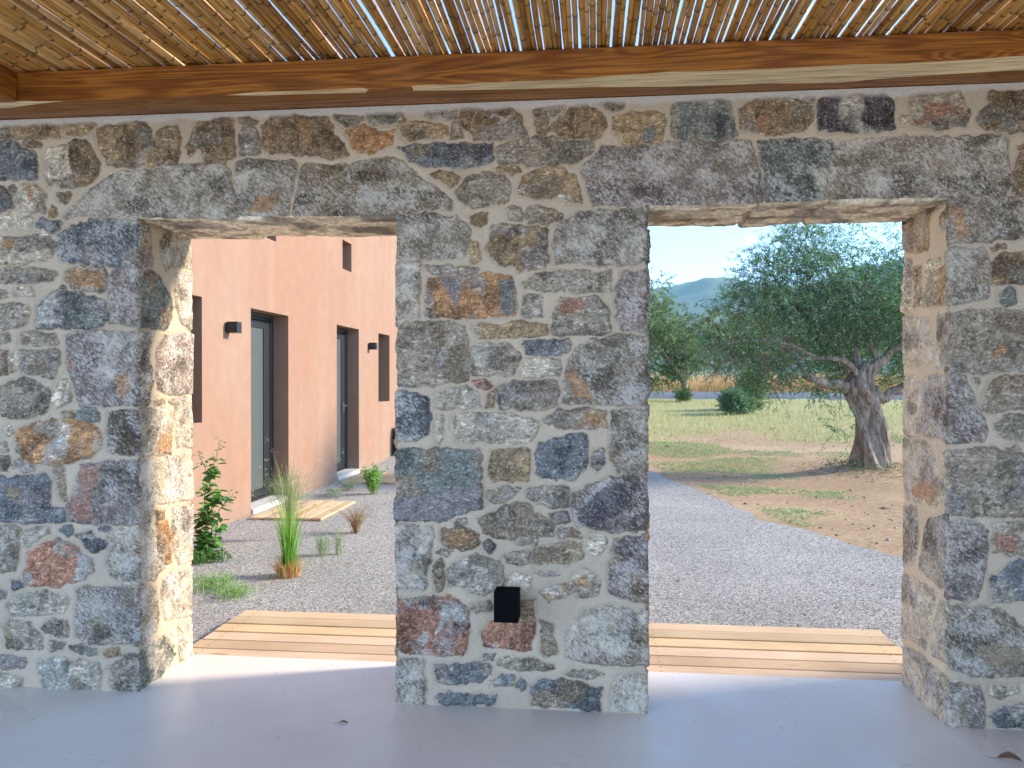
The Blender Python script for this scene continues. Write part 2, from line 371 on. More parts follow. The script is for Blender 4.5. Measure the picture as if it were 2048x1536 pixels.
def mat_floor():
    m, n, l, b = newmat('microcement'); tc = N(n, 'TexCoord')
    t = N(n, 'TexNoise', Scale=1.1, Detail=7., Roughness=.6, Distortion=.4); l.new(tc.outputs['Object'], t.inputs['Vector'])
    r = ramp(n, [(.28, (.66, .60, .525)), (.45, (.735, .675, .595)), (.58, (.77, .71, .63)), (.75, (.84, .785, .70))]); l.new(t.outputs[0], r.inputs[0])
    sp = N(n, 'TexNoise', Scale=38., Detail=2.); l.new(tc.outputs['Object'], sp.inputs['Vector'])
    sr = ramp(n, [(.25, g3(.6)), (.29, g3(1))]); l.new(sp.outputs[0], sr.inputs[0])
    mm = N(n, 'MixRGB', _blend_type='MULTIPLY'); mm.inputs[0].default_value = 1; l.new(r.outputs[0], mm.inputs[1]); l.new(sr.outputs[0], mm.inputs[2])
    l.new(mm.outputs[0], b.inputs['Base Color'])
    rr = ramp(n, [(.3, g3(.24)), (.7, g3(.50))]); t2 = N(n, 'TexNoise', Scale=3., Detail=5.); l.new(tc.outputs['Object'], t2.inputs['Vector']); l.new(t2.outputs[0], rr.inputs[0]); l.new(rr.outputs[0], b.inputs['Roughness'])
    bp = N(n, 'Bump', Strength=.08, Distance=.004); l.new(t2.outputs[0], bp.inputs['Height']); l.new(bp.outputs[0], b.inputs['Normal'])
    return m

def mat_reed():
    m, n, l, b = newmat('reed_cane'); tc = N(n, 'TexCoord')
    a = N(n, 'Attribute', _attribute_name='Col')
    mp = N(n, 'Mapping'); mp.inputs['Scale'].default_value = (160, 9, 160); l.new(tc.outputs['Object'], mp.inputs[0])
    t = N(n, 'TexNoise', Scale=1., Detail=5., Roughness=.65); l.new(mp.outputs[0], t.inputs['Vector'])
    r = ramp(n, [(.3, (.55, .50, .45)), (.5, (1, 1, 1)), (.72, (1.3, 1.25, 1.15))]); l.new(t.outputs[0], r.inputs[0])
    mm = N(n, 'MixRGB', _blend_type='MULTIPLY'); mm.inputs[0].default_value = 1; l.new(a.outputs[0], mm.inputs[1]); l.new(r.outputs[0], mm.inputs[2])
    l.new(mm.outputs[0], b.inputs['Base Color']); b.inputs['Roughness'].default_value = .42
    return m

def mat_bark(name, c0, c1, c2):
    m, n, l, b = newmat(name); tc = N(n, 'TexCoord')
    a = N(n, 'Attribute', _attribute_name='Col')
    mp = N(n, 'Mapping'); mp.inputs['Scale'].default_value = (14, 14, 3.2); l.new(tc.outputs['Object'], mp.inputs[0])
    t = N(n, 'TexNoise', Scale=1., Detail=7., Roughness=.7, Distortion=.8); l.new(mp.outputs[0], t.inputs['Vector'])
    r = ramp(n, [(.30, c0), (.5, c1), (.68, c2)]); l.new(t.outputs[0], r.inputs[0])
    mm = N(n, 'MixRGB', _blend_type='MULTIPLY'); mm.inputs[0].default_value = 1; l.new(r.outputs[0], mm.inputs[1]); l.new(a.outputs[0], mm.inputs[2])
    l.new(mm.outputs[0], b.inputs['Base Color']); b.inputs['Roughness'].default_value = .9
    bp = N(n, 'Bump', Strength=1., Distance=.03); l.new(t.outputs[0], bp.inputs['Height']); l.new(bp.outputs[0], b.inputs['Normal'])
    return m

def mat_plank(name, axis):
    m, n, l, b = newmat(name); tc = N(n, 'TexCoord'); a = N(n, 'Attribute', _attribute_name='Col')
    s3 = (3, 150, 150) if axis == 'X' else (150, 3, 150); k3 = (1.3, 9, 9) if axis == 'X' else (9, 1.3, 9)
    mp = N(n, 'Mapping'); mp.inputs['Scale'].default_value = s3; l.new(tc.outputs['Object'], mp.inputs[0])
    t = N(n, 'TexNoise', Scale=1., Detail=5., Roughness=.6, Distortion=.3); l.new(mp.outputs[0], t.inputs['Vector'])
    r = ramp(n, [(.3, (.80, .76, .70)), (.5, (1, 1, 1)), (.75, (1.07, 1.06, 1.05))]); l.new(t.outputs[0], r.inputs[0])
    mk = N(n, 'Mapping'); mk.inputs['Scale'].default_value = k3; l.new(tc.outputs['Object'], mk.inputs[0])
    v = N(n, 'TexVoronoi', Scale=1.); l.new(mk.outputs[0], v.inputs['Vector'])
    kr = ramp(n, [(0., (.30, .18, .10)), (.06, (.45, .30, .18)), (.11, (1, 1, 1))]); l.new(v.outputs['Distance'], kr.inputs[0])
    st = N(n, 'TexNoise', Scale=2.2, Detail=4.); l.new(tc.outputs['Object'], st.inputs['Vector']); sr = ramp(n, [(.35, (.86, .84, .82)), (.6, (1, 1, 1))]); l.new(st.outputs[0], sr.inputs[0])
    cur = a.outputs[0]
    for x in (r, kr, sr):
        mm = N(n, 'MixRGB', _blend_type='MULTIPLY'); mm.inputs[0].default_value = 1; l.new(cur, mm.inputs[1]); l.new(x.outputs[0], mm.inputs[2]); cur = mm.outputs[0]
    l.new(cur, b.inputs['Base Color']); b.inputs['Roughness'].default_value = .7
    return m

M = {}
M['stone'] = mat_stone()
M['beam'] = mat_wood('stained_pine', (.44, .17, .023), (.25, .078, .009), (.10, .028, .005), 'X', .42)
M['beamY'] = mat_wood('stained_pine_rafter', (.44, .17, .023), (.25, .078, .009), (.10, .028, .005), 'Y', .42)
M['bare'] = mat_wood('bare_pine', (.90, .68, .38), (.84, .60, .31), (.30, .14, .05), 'X', .7, knots=False)
M['deck'] = mat_plank('deck_pine', 'X')
M['deckY'] = mat_plank('deck_pine_along', 'Y')
M['reed'] = mat_reed()
M['gravel'] = mat_gravel()
M['ground'] = mat_ground()
M['pink'] = mat_plaster('peach_render', (.305, .172, .106), (.32, .206, .139))
M['floor'] = mat_floor()
M['anth'] = simple('anthracite_metal', (.012, .013, .017), .5, .0, .05)
M['black'] = simple('black_metal', (.003, .003, .0035), .9, .0, .05); M['black'].node_tree.nodes['Principled BSDF'].inputs['Specular IOR Level'].default_value = .12
M['doorgrey'] = simple('grey_door_panel', (.085, .098, .095), .35, .0, .06, 3)
M['sill'] = simple('pale_sill_stone', (.62, .57, .50), .7, .0, .1, 12)
M['leaf'] = mat_leaf('leaf')
M['oleaf'] = mat_leaf('olive_leaf', .45, .25)
M['straw'] = mat_leaf('straw_blade', .7, .2)
M['bark'] = mat_bark('olive_bark', (.045, .033, .024), (.27, .21, .155), (.54, .46, .37))
M['twig'] = simple('twig_bark', (.16, .11, .075), .85, 0, .2, 60, vcol=True)
M['asphalt'] = simple('asphalt', (.12, .135, .16), .85, 0, .12, 6)
M['hill'] = simple('hill_scrub', (.10, .12, .06), .95, 0, .35, .012)
M['glass'] = simple('dark_window_glass', (.03, .035, .04), .08, .0, .02)
M['lens'] = simple('frosted_lamp_lens', (.55, .55, .52), .4, 0, .03)
M['house'] = mat_plaster('warm_wall_render', (.50, .38, .29), (.56, .44, .34))

# ---------------------------------------------------------------- the stone wall
XL, XA, XB, XR = -2.102, -0.879, 0.230, 1.474     # sides of the two openings
TH, ZT = 0.488, 2.678
X0, X1 = -3.5, 3.3
# one row per stone: face (0 front, 1 left jamb, 2 right jamb), colour, dressing, then outline in mm
STONES = [
[0,6,0,-2792,2625,-2762,2647,-2702,2659,-2643,2657,-2598,2665,-2535,2658,-2500,2625,-2496,2593,-2594,2594,-2692,2590,-2792,2598],
[0,6,0,-2490,2652,-2446,2660,-2349,2654,-2318,2641,-2339,2619,-2369,2605,-2417,2599,-2456,2605,-2481,2633],
[0,6,0,-2298,2623,-2247,2635,-2161,2641,-2070,2642,-2051,2614,-2032,2560,-2022,2487,-2025,2447,-2156,2444,-2219,2445,-2248,2458,-2272,2504,-2289,2531,-2298,2577],
[0,7,0,-2003,2604,-1965,2618,-1913,2614,-1903,2583,-1913,2452,-1965,2449,-2008,2455,-2015,2523,-2012,2582],
[0,7,0,-2683,2571,-2628,2576,-2584,2563,-2604,2546,-2663,2548],
[0,2,0,-2822,2580,-2722,2572,-2693,2548,-2638,2524,-2619,2514,-2612,2399,-2713,2402,-2822,2409],
[0,1,0,-2569,2494,-2545,2530,-2496,2547,-2452,2541,-2447,2491,-2428,2417,-2418,2353,-2477,2354,-2501,2396,-2545,2374,-2560,2421,-2555,2457],
[0,7,0,-2447,2559,-2417,2576,-2364,2566,-2340,2533,-2320,2501,-2296,2463,-2294,2427,-2330,2383,-2364,2358,-2408,2357,-2428,2422,-2440,2490],
[0,1,0,-2698,2342,-2664,2364,-2619,2365,-2585,2334,-2570,2311,-2580,2270,-2575,2238,-2644,2244,-2699,2254,-2701,2296],
[0,8,3,-2654,2350,-2619,2353,-2595,2312,-2605,2275,-2634,2285],
[0,2,0,-2822,2373,-2763,2353,-2738,2301,-2726,2269,-2823,2252],
[0,7,0,-2501,2318,-2452,2326,-2447,2313,-2457,2290,-2496,2286],
[0,7,0,-2551,2246,-2531,2260,-2511,2250,-2511,2223,-2536,2223],
[0,7,0,-2748,2366,-2723,2370,-2721,2324,-2738,2320],
[0,0,2,-2472,2204,-2419,2261,-2359,2311,-2297,2359,-2253,2390,-2210,2412,-2090,2421,-2014,2421,-1990,2436,-1801,2438,-1676,2434,-1661,2379,-1628,2243,-1621,2204,-2115,2206],
[0,0,2,-1623,2449,-1597,2457,-1452,2448,-1419,2434,-1356,2445,-1351,2414,-1370,2326,-1384,2265,-1394,2206,-1604,2204,-1619,2266,-1628,2378],
[0,8,3,-1593,2213,-1550,2260,-1504,2290,-1448,2294,-1415,2275,-1452,2239,-1462,2210],
[0,0,2,-1356,2201,-1342,2325,-1313,2426,-1264,2429,-1092,2411,-1064,2432,-1002,2437,-887,2436,-837,2412,-767,2346,-687,2295,-627,2242,-629,2205,-776,2192,-888,2190],
[0,7,3,-1313,2426,-1264,2429,-1250,2397,-1274,2380,-1297,2392],
[0,1,3,-1046,2329,-1000,2316,-972,2219,-1005,2204,-1032,2272],
[0,0,0,-418,2418,-418,2473,-367,2498,-230,2520,-123,2503,-60,2488,-6,2487,-10,2445,-77,2413,-165,2393,-294,2401],
[0,7,0,-145,2594,-110,2628,-80,2646,-40,2653,3,2632,44,2592,51,2557,25,2507,-60,2510,-101,2520,-158,2531,-200,2552],
[0,0,0,-1016,2653,-954,2658,-862,2648,-846,2618,-885,2602,-988,2601,-1011,2619],
[0,8,0,-1110,2573,-1027,2586,-983,2578,-961,2553,-896,2566,-896,2504,-931,2489,-1000,2475,-1048,2475,-1078,2503],
[0,7,0,622,2601,666,2632,711,2651,796,2663,918,2650,918,2538,866,2502,753,2497,689,2512,630,2531],
[0,8,3,684,2582,757,2601,767,2526,705,2517],
[0,0,2,1018,2427,1048,2456,1262,2465,1406,2463,1692,2454,1696,2354,1704,2249,1696,2220,1484,2215,1223,2215,994,2214,998,2307],
[0,3,1,-2459,1663,-2351,1676,-2109,1675,-2110,1343,-2256,1333,-2295,1337,-2387,1339,-2422,1433,-2454,1510],
[0,8,3,-2218,1473,-2144,1482,-2144,1391,-2184,1368,-2213,1387],
[0,9,3,-2449,1564,-2422,1564,-2417,1487,-2449,1501],
[0,0,0,-2696,1586,-2509,1586,-2499,1515,-2530,1459,-2598,1473,-2681,1487],
[0,7,3,-2663,1523,-2555,1546,-2542,1487,-2643,1487],
[0,7,0,-2821,1587,-2760,1582,-2765,1480,-2821,1473],
[0,1,0,-2750,1570,-2704,1579,-2699,1504,-2740,1487],
[0,0,0,-2531,1047,-2491,1048,-2473,1011,-2469,888,-2486,893,-2499,947,-2524,1005],
[0,3,1,-2393,1044,-2306,1064,-2108,1078,-2106,785,-2257,782,-2441,788,-2451,846,-2451,870,-2409,925],
[0,9,3,-2393,1044,-2294,1055,-2286,1008,-2314,949,-2324,914,-2336,844,-2302,798,-2406,791,-2419,842,-2451,861,-2409,925],
[0,2,0,-2767,979,-2698,998,-2579,1009,-2549,981,-2544,937,-2554,868,-2554,849,-2471,846,-2472,792,-2699,778,-2824,793,-2823,997],
[0,6,3,-2767,943,-2696,944,-2683,873,-2747,884],
[0,3,1,124,1914,232,1923,232,1668,124,1668,103,1736,96,1847],
[0,0,0,-151,1795,-58,1810,25,1809,68,1749,64,1662,-3,1652,-173,1653,-180,1723],
[0,0,0,-879,1684,-792,1706,-631,1709,-568,1687,-557,1633,-557,1454,-587,1447,-713,1431,-875,1431],
[0,0,1,77,1310,140,1323,232,1314,232,1041,107,1040,79,1107,77,1216],
[0,2,0,-253,1121,-235,1170,-141,1197,-42,1215,-29,1145,-42,1062,-79,1022,-169,1021,-246,1038],
[0,1,1,-887,801,-718,793,-713,759,-729,661,-752,519,-887,522],
[0,0,1,1476,2199,1595,2200,1809,2199,1810,2049,1697,2042,1595,2028,1477,2020],
[0,0,0,1477,1726,1588,1737,1849,1731,1850,1492,1685,1490,1549,1486,1478,1490],
[0,0,0,1475,1154,1650,1162,1832,1121,1852,888,1667,888,1479,894],
[0,3,1,1483,860,1590,858,1616,823,1624,763,1612,661,1583,550,1567,539,1476,540],
[0,2,0,1644,616,1696,663,1739,699,1833,712,1833,542,1652,535],
[0,7,0,-1839,2580,-1820,2625,-1773,2636,-1735,2649,-1651,2648,-1642,2574,-1638,2485,-1689,2446,-1773,2448,-1792,2489,-1802,2534,-1849,2486,-1868,2518],
[0,3,0,-1619,2649,-1567,2647,-1526,2635,-1540,2624,-1605,2631],
[0,3,0,-1595,2608,-1549,2611,-1526,2570,-1514,2530,-1517,2490,-1568,2478,-1610,2484,-1607,2537],
[0,7,0,-1479,2622,-1452,2648,-1383,2650,-1291,2644,-1204,2637,-1191,2603,-1164,2558,-1127,2513,-1105,2464,-1132,2452,-1173,2457,-1227,2468,-1323,2473,-1378,2486,-1466,2488,-1494,2511,-1496,2569,-1503,2601],
[0,8,3,-1323,2625,-1282,2624,-1273,2544,-1291,2501,-1323,2546],
[0,8,3,-1489,2587,-1461,2568,-1461,2506,-1484,2498],
[0,0,0,-1168,2647,-1109,2631,-1064,2630,-1039,2631,-1064,2603,-1109,2598,-1145,2615],
[0,6,0,-873,2588,-806,2603,-753,2599,-687,2582,-656,2568,-654,2537,-740,2536,-793,2529,-824,2521,-846,2544],
[0,3,0,-762,2645,-687,2656,-608,2648,-616,2619,-722,2620],
[0,7,0,-616,2606,-594,2609,-588,2531,-630,2528],
[0,7,0,-581,2656,-529,2659,-489,2653,-433,2659,-368,2649,-325,2608,-320,2565,-290,2543,-290,2530,-329,2527,-381,2516,-424,2511,-468,2523,-529,2520,-546,2547,-573,2578,-586,2617],
[0,1,3,-455,2630,-433,2638,-402,2602,-351,2588,-385,2585,-446,2608],
[0,2,0,-864,2492,-806,2501,-705,2500,-446,2492,-446,2423,-490,2407,-555,2400,-713,2405,-775,2417,-820,2443,-842,2469],
[0,7,3,-838,2491,-731,2499,-722,2457,-798,2442,-829,2465],
[0,4,3,-533,2490,-450,2488,-455,2441,-507,2433],
[0,0,0,-260,2632,-208,2647,-131,2649,-144,2623,-208,2617,-251,2616],
[0,7,0,-243,2593,-208,2600,-208,2536,-243,2535],
[0,6,0,-433,2392,-398,2400,-338,2385,-325,2372,-359,2360,-424,2375],
[0,7,0,-718,2361,-687,2376,-634,2368,-599,2345,-608,2324,-634,2316,-678,2339],
[0,0,0,-599,2293,-555,2348,-490,2370,-433,2362,-381,2331,-368,2292,-377,2245,-433,2237,-511,2226,-568,2228,-590,2254],
[0,6,0,-325,2295,-307,2350,-251,2374,-187,2379,-123,2367,-85,2348,-68,2297,-55,2233,-144,2252,-230,2254,-320,2263],
[0,7,3,-294,2328,-251,2357,-144,2354,-110,2302,-140,2252,-230,2258,-294,2273],
[0,0,0,-390,2210,-355,2214,-318,2205,-320,2157,-372,2163],
[0,0,0,-303,2183,-251,2216,-200,2202,-140,2175,-144,2154,-208,2138,-286,2148],
[0,7,0,-546,2179,-511,2187,-463,2186,-472,2152,-511,2131,-538,2153],
[0,0,0,32,2652,87,2662,133,2665,125,2635,79,2633],
[0,6,0,87,2594,150,2616,200,2603,259,2612,292,2592,301,2549,288,2499,251,2475,192,2475,133,2479,96,2522,83,2565],
[0,5,3,209,2518,267,2559,276,2516,246,2479,192,2479],
[0,5,0,336,2632,400,2651,462,2661,523,2657,581,2636,581,2590,601,2539,601,2497,556,2482,441,2484,392,2479,342,2497,334,2556],
[0,4,3,515,2584,569,2590,560,2490,491,2492],
[0,3,2,45,2460,192,2464,400,2470,589,2470,667,2462,683,2399,699,2303,711,2215,524,2213,317,2216,66,2211,3,2219,-23,2292,-52,2365,-10,2411],
[0,7,3,491,2404,565,2402,581,2348,548,2315,503,2350],
[0,7,3,483,2225,499,2245,532,2257,548,2235,540,2219],
[0,4,0,946,2627,986,2647,1017,2658,1085,2659,1215,2650,1242,2629,1250,2567,1251,2510,1203,2495,1026,2509,950,2512,948,2570],
[0,5,2,708,2466,906,2472,1002,2460,1002,2411,990,2349,974,2288,970,2214,737,2211,725,2295,713,2386],
[0,7,3,1239,2453,1341,2442,1341,2409,1286,2415,1243,2424],
[0,6,3,1380,2387,1419,2382,1476,2356,1476,2340,1419,2337,1399,2358],
[0,0,0,1282,2554,1325,2556,1328,2646,1360,2657,1457,2649,1503,2656,1534,2598,1547,2549,1542,2516,1445,2499,1368,2514,1282,2525],
[0,9,3,1364,2604,1468,2592,1534,2573,1538,2541,1476,2567,1406,2537,1329,2524,1325,2548,1368,2555],
[0,7,0,1588,2543,1603,2571,1641,2594,1622,2623,1630,2639,1790,2641,1809,2479,1619,2489,1592,2511],
[0,7,0,1745,2417,1828,2426,1829,2205,1734,2212,1726,2309,1749,2368],
[0,1,0,-2823,2229,-2728,2236,-2654,2225,-2634,2206,-2635,2170,-2679,2166,-2744,2172,-2823,2169],
[0,2,0,-2610,2183,-2580,2205,-2521,2195,-2489,2185,-2497,2162,-2526,2151,-2571,2164,-2605,2174],
[0,1,0,-2823,2118,-2734,2121,-2655,2124,-2625,2142,-2571,2155,-2546,2127,-2546,2099,-2507,2094,-2517,2053,-2551,2021,-2620,2013,-2695,1996,-2824,2007],
[0,8,3,-2793,2117,-2714,2116,-2684,2069,-2794,2081],
[0,2,1,-2497,2130,-2448,2161,-2384,2178,-2326,2195,-2205,2195,-2107,2181,-2107,1987,-2167,1981,-2269,1985,-2400,2005,-2473,2011,-2497,2057],
[0,0,0,-2463,1951,-2439,1965,-2400,1980,-2327,1981,-2273,1976,-2261,1953,-2259,1898,-2274,1867,-2371,1872,-2429,1887,-2463,1924],
[0,8,3,-2424,1964,-2327,1972,-2264,1953,-2264,1907,-2274,1880,-2410,1891,-2434,1923],
[0,0,0,-2824,1970,-2695,1977,-2596,1971,-2522,1952,-2527,1929,-2596,1916,-2735,1914,-2824,1919],
[0,1,0,-2725,1853,-2705,1890,-2636,1889,-2631,1852],
[0,1,0,-2824,1882,-2764,1872,-2757,1849,-2824,1841],
[0,5,0,-2606,1792,-2581,1824,-2517,1860,-2478,1896,-2439,1855,-2390,1859,-2366,1836,-2303,1835,-2267,1812,-2255,1743,-2279,1707,-2323,1694,-2474,1695,-2611,1701],
[0,1,3,-2601,1792,-2517,1847,-2478,1887,-2498,1837,-2528,1746,-2479,1704,-2607,1705],
[0,3,1,-2225,1961,-2182,1970,-2107,1969,-2108,1706,-2168,1711,-2235,1716,-2238,1798,-2249,1916],
[0,1,0,-2825,1808,-2720,1807,-2661,1793,-2646,1765,-2681,1706,-2780,1695,-2825,1697],
[0,0,0,-2691,1623,-2686,1660,-2636,1678,-2582,1668,-2518,1663,-2499,1631,-2508,1617,-2597,1622],
[0,1,0,-2825,1670,-2755,1669,-2745,1632,-2825,1619],
[0,0,0,-2816,1409,-2726,1441,-2677,1460,-2598,1432,-2558,1409,-2544,1372,-2559,1317,-2623,1280,-2747,1266,-2786,1298,-2816,1335],
[0,1,0,-2519,1409,-2499,1446,-2479,1464,-2455,1441,-2441,1391,-2436,1364,-2480,1331,-2509,1322,-2529,1354],
[0,7,0,-2480,1295,-2431,1302,-2419,1288,-2431,1277,-2475,1276],
[0,5,0,-2402,1300,-2377,1316,-2324,1314,-2300,1291,-2297,1268,-2324,1254,-2363,1259,-2392,1272],
[0,8,0,-2702,1211,-2623,1239,-2539,1262,-2475,1260,-2402,1254,-2353,1245,-2300,1213,-2290,1181,-2295,1136,-2334,1099,-2402,1075,-2500,1070,-2614,1059,-2688,1086,-2712,1132,-2712,1169],
[0,1,3,-2520,1180,-2480,1189,-2451,1153,-2481,1130,-2559,1134],
[0,3,1,-2241,1300,-2107,1310,-2107,1097,-2184,1109,-2242,1123,-2252,1168,-2249,1227],
[0,1,0,-2787,1210,-2752,1233,-2737,1201,-2767,1189],
[0,0,0,-2817,1094,-2757,1086,-2747,1053,-2768,1021,-2817,1020],
[0,1,0,-2733,1063,-2708,1079,-2648,1059,-2624,1032,-2683,1024,-2728,1035],
[0,1,0,-2817,1159,-2767,1155,-2762,1122,-2817,1113],
[0,0,0,-2818,752,-2739,763,-2704,740,-2704,657,-2729,555,-2819,548],
[0,1,0,-2679,732,-2600,756,-2560,757,-2556,734,-2600,710,-2655,667,-2689,690],
[0,2,0,-2496,754,-2442,766,-2435,732,-2457,724],
[0,2,0,-2301,757,-2267,763,-2248,756,-2267,747],
[0,2,0,-2413,723,-2345,734,-2306,712,-2272,699,-2277,671,-2306,652,-2340,649,-2365,669,-2374,701],
[0,9,0,-2650,631,-2580,678,-2521,707,-2462,695,-2413,663,-2379,618,-2336,606,-2333,560,-2380,518,-2453,507,-2502,482,-2601,482,-2660,492,-2675,528,-2655,575],
[0,1,3,-2414,650,-2336,619,-2326,556,-2385,504,-2433,516,-2409,572],
[0,1,3,-2675,538,-2635,543,-2625,488,-2665,487],
[0,1,1,-2253,713,-2209,750,-2108,761,-2109,502,-2186,505,-2239,553,-2258,598],
[0,2,0,-2740,494,-2700,505,-2680,478,-2725,460],
[0,1,0,-2760,386,-2725,424,-2650,444,-2561,451,-2463,426,-2463,399,-2493,357,-2601,344,-2735,340],
[0,0,1,-2409,460,-2375,477,-2106,482,-2100,223,-2259,222,-2366,223,-2410,249,-2419,340,-2404,410],
[0,0,0,-2785,292,-2755,312,-2661,296,-2611,261,-2587,234,-2592,192,-2701,184,-2756,175,-2770,200,-2770,255],
[0,0,0,-2582,289,-2532,319,-2468,316,-2459,284,-2464,252,-2523,250,-2562,258],
[0,0,0,-2538,213,-2483,214,-2484,191,-2533,185],
[0,2,0,-2444,197,-2381,204,-2317,184,-2317,165,-2395,167],
[0,6,0,-2279,180,-2216,192,-2201,169,-2254,154],
[0,0,0,-2821,138,-2741,141,-2671,129,-2686,96,-2751,85,-2821,91],
[0,5,0,-2602,127,-2523,130,-2474,146,-2445,119,-2454,73,-2455,4,-2578,4,-2587,59,-2602,100],
[0,1,0,-2435,120,-2376,140,-2308,120,-2293,79,-2308,5,-2435,2,-2450,64],
[0,0,1,-2245,104,-2182,156,-2105,187,-2100,5,-2226,4,-2240,40],
[0,1,0,-2821,63,-2741,53,-2701,40,-2701,8,-2821,-4],
[0,7,0,-2819,458,-2780,450,-2780,413,-2820,407],
[0,0,1,-891,2184,-735,2192,-631,2172,-574,2149,-552,2120,-557,2064,-580,1997,-689,1998,-764,1991,-850,1995,-891,2013],
[0,6,0,-552,2064,-517,2052,-500,1984,-529,1973,-546,2024],
[0,6,0,-444,2135,-325,2129,-213,2113,-211,2057,-202,1979,-225,1946,-325,1939,-359,1965,-415,1966,-449,2006,-469,2040,-455,2084],
[0,0,1,-152,2129,-69,2177,25,2186,235,2176,235,1967,162,1957,30,1953,-58,1966,-158,1973,-169,2018,-174,2085],
[0,1,1,-891,1968,-775,1972,-778,1887,-784,1734,-891,1729],
[0,0,0,-746,1954,-637,1952,-517,1945,-540,1923,-620,1930,-718,1925],
[0,8,0,-735,1892,-677,1908,-529,1911,-506,1917,-415,1915,-365,1909,-353,1853,-345,1769,-359,1741,-506,1737,-689,1736,-735,1739,-744,1801],
[0,5,3,-416,1887,-359,1909,-342,1769,-365,1736,-421,1747,-410,1809],
[0,3,3,-683,1908,-586,1907,-586,1811,-609,1755,-632,1834],
[0,0,0,-314,1875,-252,1913,-152,1934,-25,1921,-8,1882,-19,1843,-113,1842,-236,1846,-303,1858],
[0,0,0,8,1910,69,1925,74,1840,-3,1840,-3,1876],
[0,0,0,-309,1813,-236,1818,-225,1734,-309,1735,-314,1774],
[0,9,3,-141,1795,-58,1805,-41,1777,-69,1739,-130,1728,-147,1762],
[0,7,3,-649,1605,-563,1616,-563,1453,-620,1441,-666,1453],
[0,7,3,-735,1685,-655,1701,-655,1605,-712,1606],
[0,6,0,-523,1689,-495,1706,-421,1688,-337,1710,-208,1692,-202,1653,-281,1645,-506,1644],
[0,0,0,-529,1599,-472,1610,-393,1607,-348,1581,-325,1553,-337,1503,-365,1469,-450,1475,-529,1475,-535,1532],
[0,2,0,-303,1615,-225,1620,-108,1625,-108,1586,-141,1561,-253,1559,-292,1570],
[0,1,0,-297,1537,-152,1536,-152,1475,-225,1469,-297,1469,-309,1492],
[0,0,1,-69,1591,-8,1624,80,1640,236,1640,236,1348,135,1348,9,1350,-130,1352,-127,1475,-97,1553],
[0,8,3,-124,1492,-85,1491,-36,1436,9,1369,-25,1358,-85,1386,-119,1436],
[0,9,0,-529,1441,-478,1450,-450,1430,-478,1413,-506,1419],
[0,0,0,-689,1379,-632,1408,-563,1419,-512,1385,-501,1335,-586,1329,-661,1323,-695,1334],
[0,2,1,-892,1396,-822,1402,-735,1368,-735,1334,-727,1288,-741,1220,-793,1175,-892,1180],
[0,1,0,-695,1272,-678,1289,-666,1266,-672,1193,-689,1170,-698,1209],
[0,7,0,-469,1385,-444,1397,-438,1335,-472,1332],
[0,0,0,-433,1413,-393,1436,-320,1444,-169,1441,-158,1402,-169,1330,-281,1327,-404,1329,-416,1363,-438,1380],
[0,7,3,-309,1441,-169,1441,-163,1397,-208,1386,-303,1413],
[0,1,0,-626,1283,-563,1300,-472,1298,-393,1301,-309,1285,-241,1263,-253,1212,-281,1184,-393,1172,-506,1188,-598,1176,-621,1221],
[0,0,0,-219,1274,-158,1308,-69,1314,-25,1325,47,1314,47,1248,-69,1244,-169,1246],
[0,8,3,-25,1314,47,1314,47,1253,-113,1247,-47,1269],
[0,5,0,-892,1120,-822,1137,-661,1144,-506,1135,-495,1056,-501,949,-495,887,-564,869,-621,845,-678,821,-793,828,-892,823],
[0,3,3,-892,932,-707,946,-507,994,-501,892,-621,845,-690,821,-892,826],
[0,6,0,-450,1129,-371,1144,-286,1142,-289,1075,-297,1008,-376,1007,-444,1011,-453,1073],
[0,0,0,3,1139,47,1140,42,1079,20,1062,-2,1078],
[0,0,0,-461,961,-393,978,-326,974,-365,945,-393,911,-438,907,-461,932],
[0,0,0,-292,963,-197,981,-119,982,-113,904,-169,898,-253,913,-286,941],
[0,0,0,-507,830,-416,877,-337,912,-292,901,-264,863,-225,852,-174,808,-180,764,-281,767,-393,754,-473,769,-495,791],
[0,3,1,-96,888,-91,949,-2,995,75,1029,236,1042,236,805,135,795,-2,801,-74,821,-108,871],
[0,4,3,-69,877,20,979,135,1013,146,953,97,858,-2,806,-58,833],
[0,7,0,-667,788,-586,795,-507,763,-507,734,-541,705,-587,693,-661,720,-672,754],
[0,8,3,-655,782,-586,784,-529,751,-586,710,-655,731],
[0,4,0,-484,729,-456,738,-439,708,-461,690,-484,707],
[0,0,0,-690,685,-661,700,-632,686,-655,669],
[0,0,0,-348,743,-320,761,-253,757,-253,731,-337,732],
[0,0,0,-609,817,-564,829,-564,812,-604,803],
[0,6,0,-152,792,-113,798,-108,760,-152,753],
[0,0,0,-388,669,-337,693,-275,706,-169,730,-63,733,-52,666,-113,648,-281,647,-337,637,-376,647],
[0,7,3,-275,706,-119,726,-113,654,-275,647],
[0,1,0,-41,744,-2,773,47,763,53,718,20,690,-35,711],
[0,0,0,-191,858,-124,876,-119,832,-169,825],
[0,6,0,-108,799,-69,788,-63,766,-102,765],
[0,0,0,-707,629,-678,646,-664,613,-667,533,-696,513,-707,566],
[0,0,0,-644,602,-587,649,-518,673,-422,652,-399,614,-405,546,-473,505,-541,503,-587,535,-638,537],
[0,3,1,97,759,236,767,236,491,141,497,75,520,75,603],
[0,1,0,-91,582,-41,622,20,591,31,552,20,518,-58,500,-113,520],
[0,8,3,-96,577,-41,606,-13,562,-24,534,-85,549],
[0,6,0,-236,511,-180,546,-119,554,-119,509,-197,484],
[0,1,0,-253,600,-197,613,-152,603,-202,591],
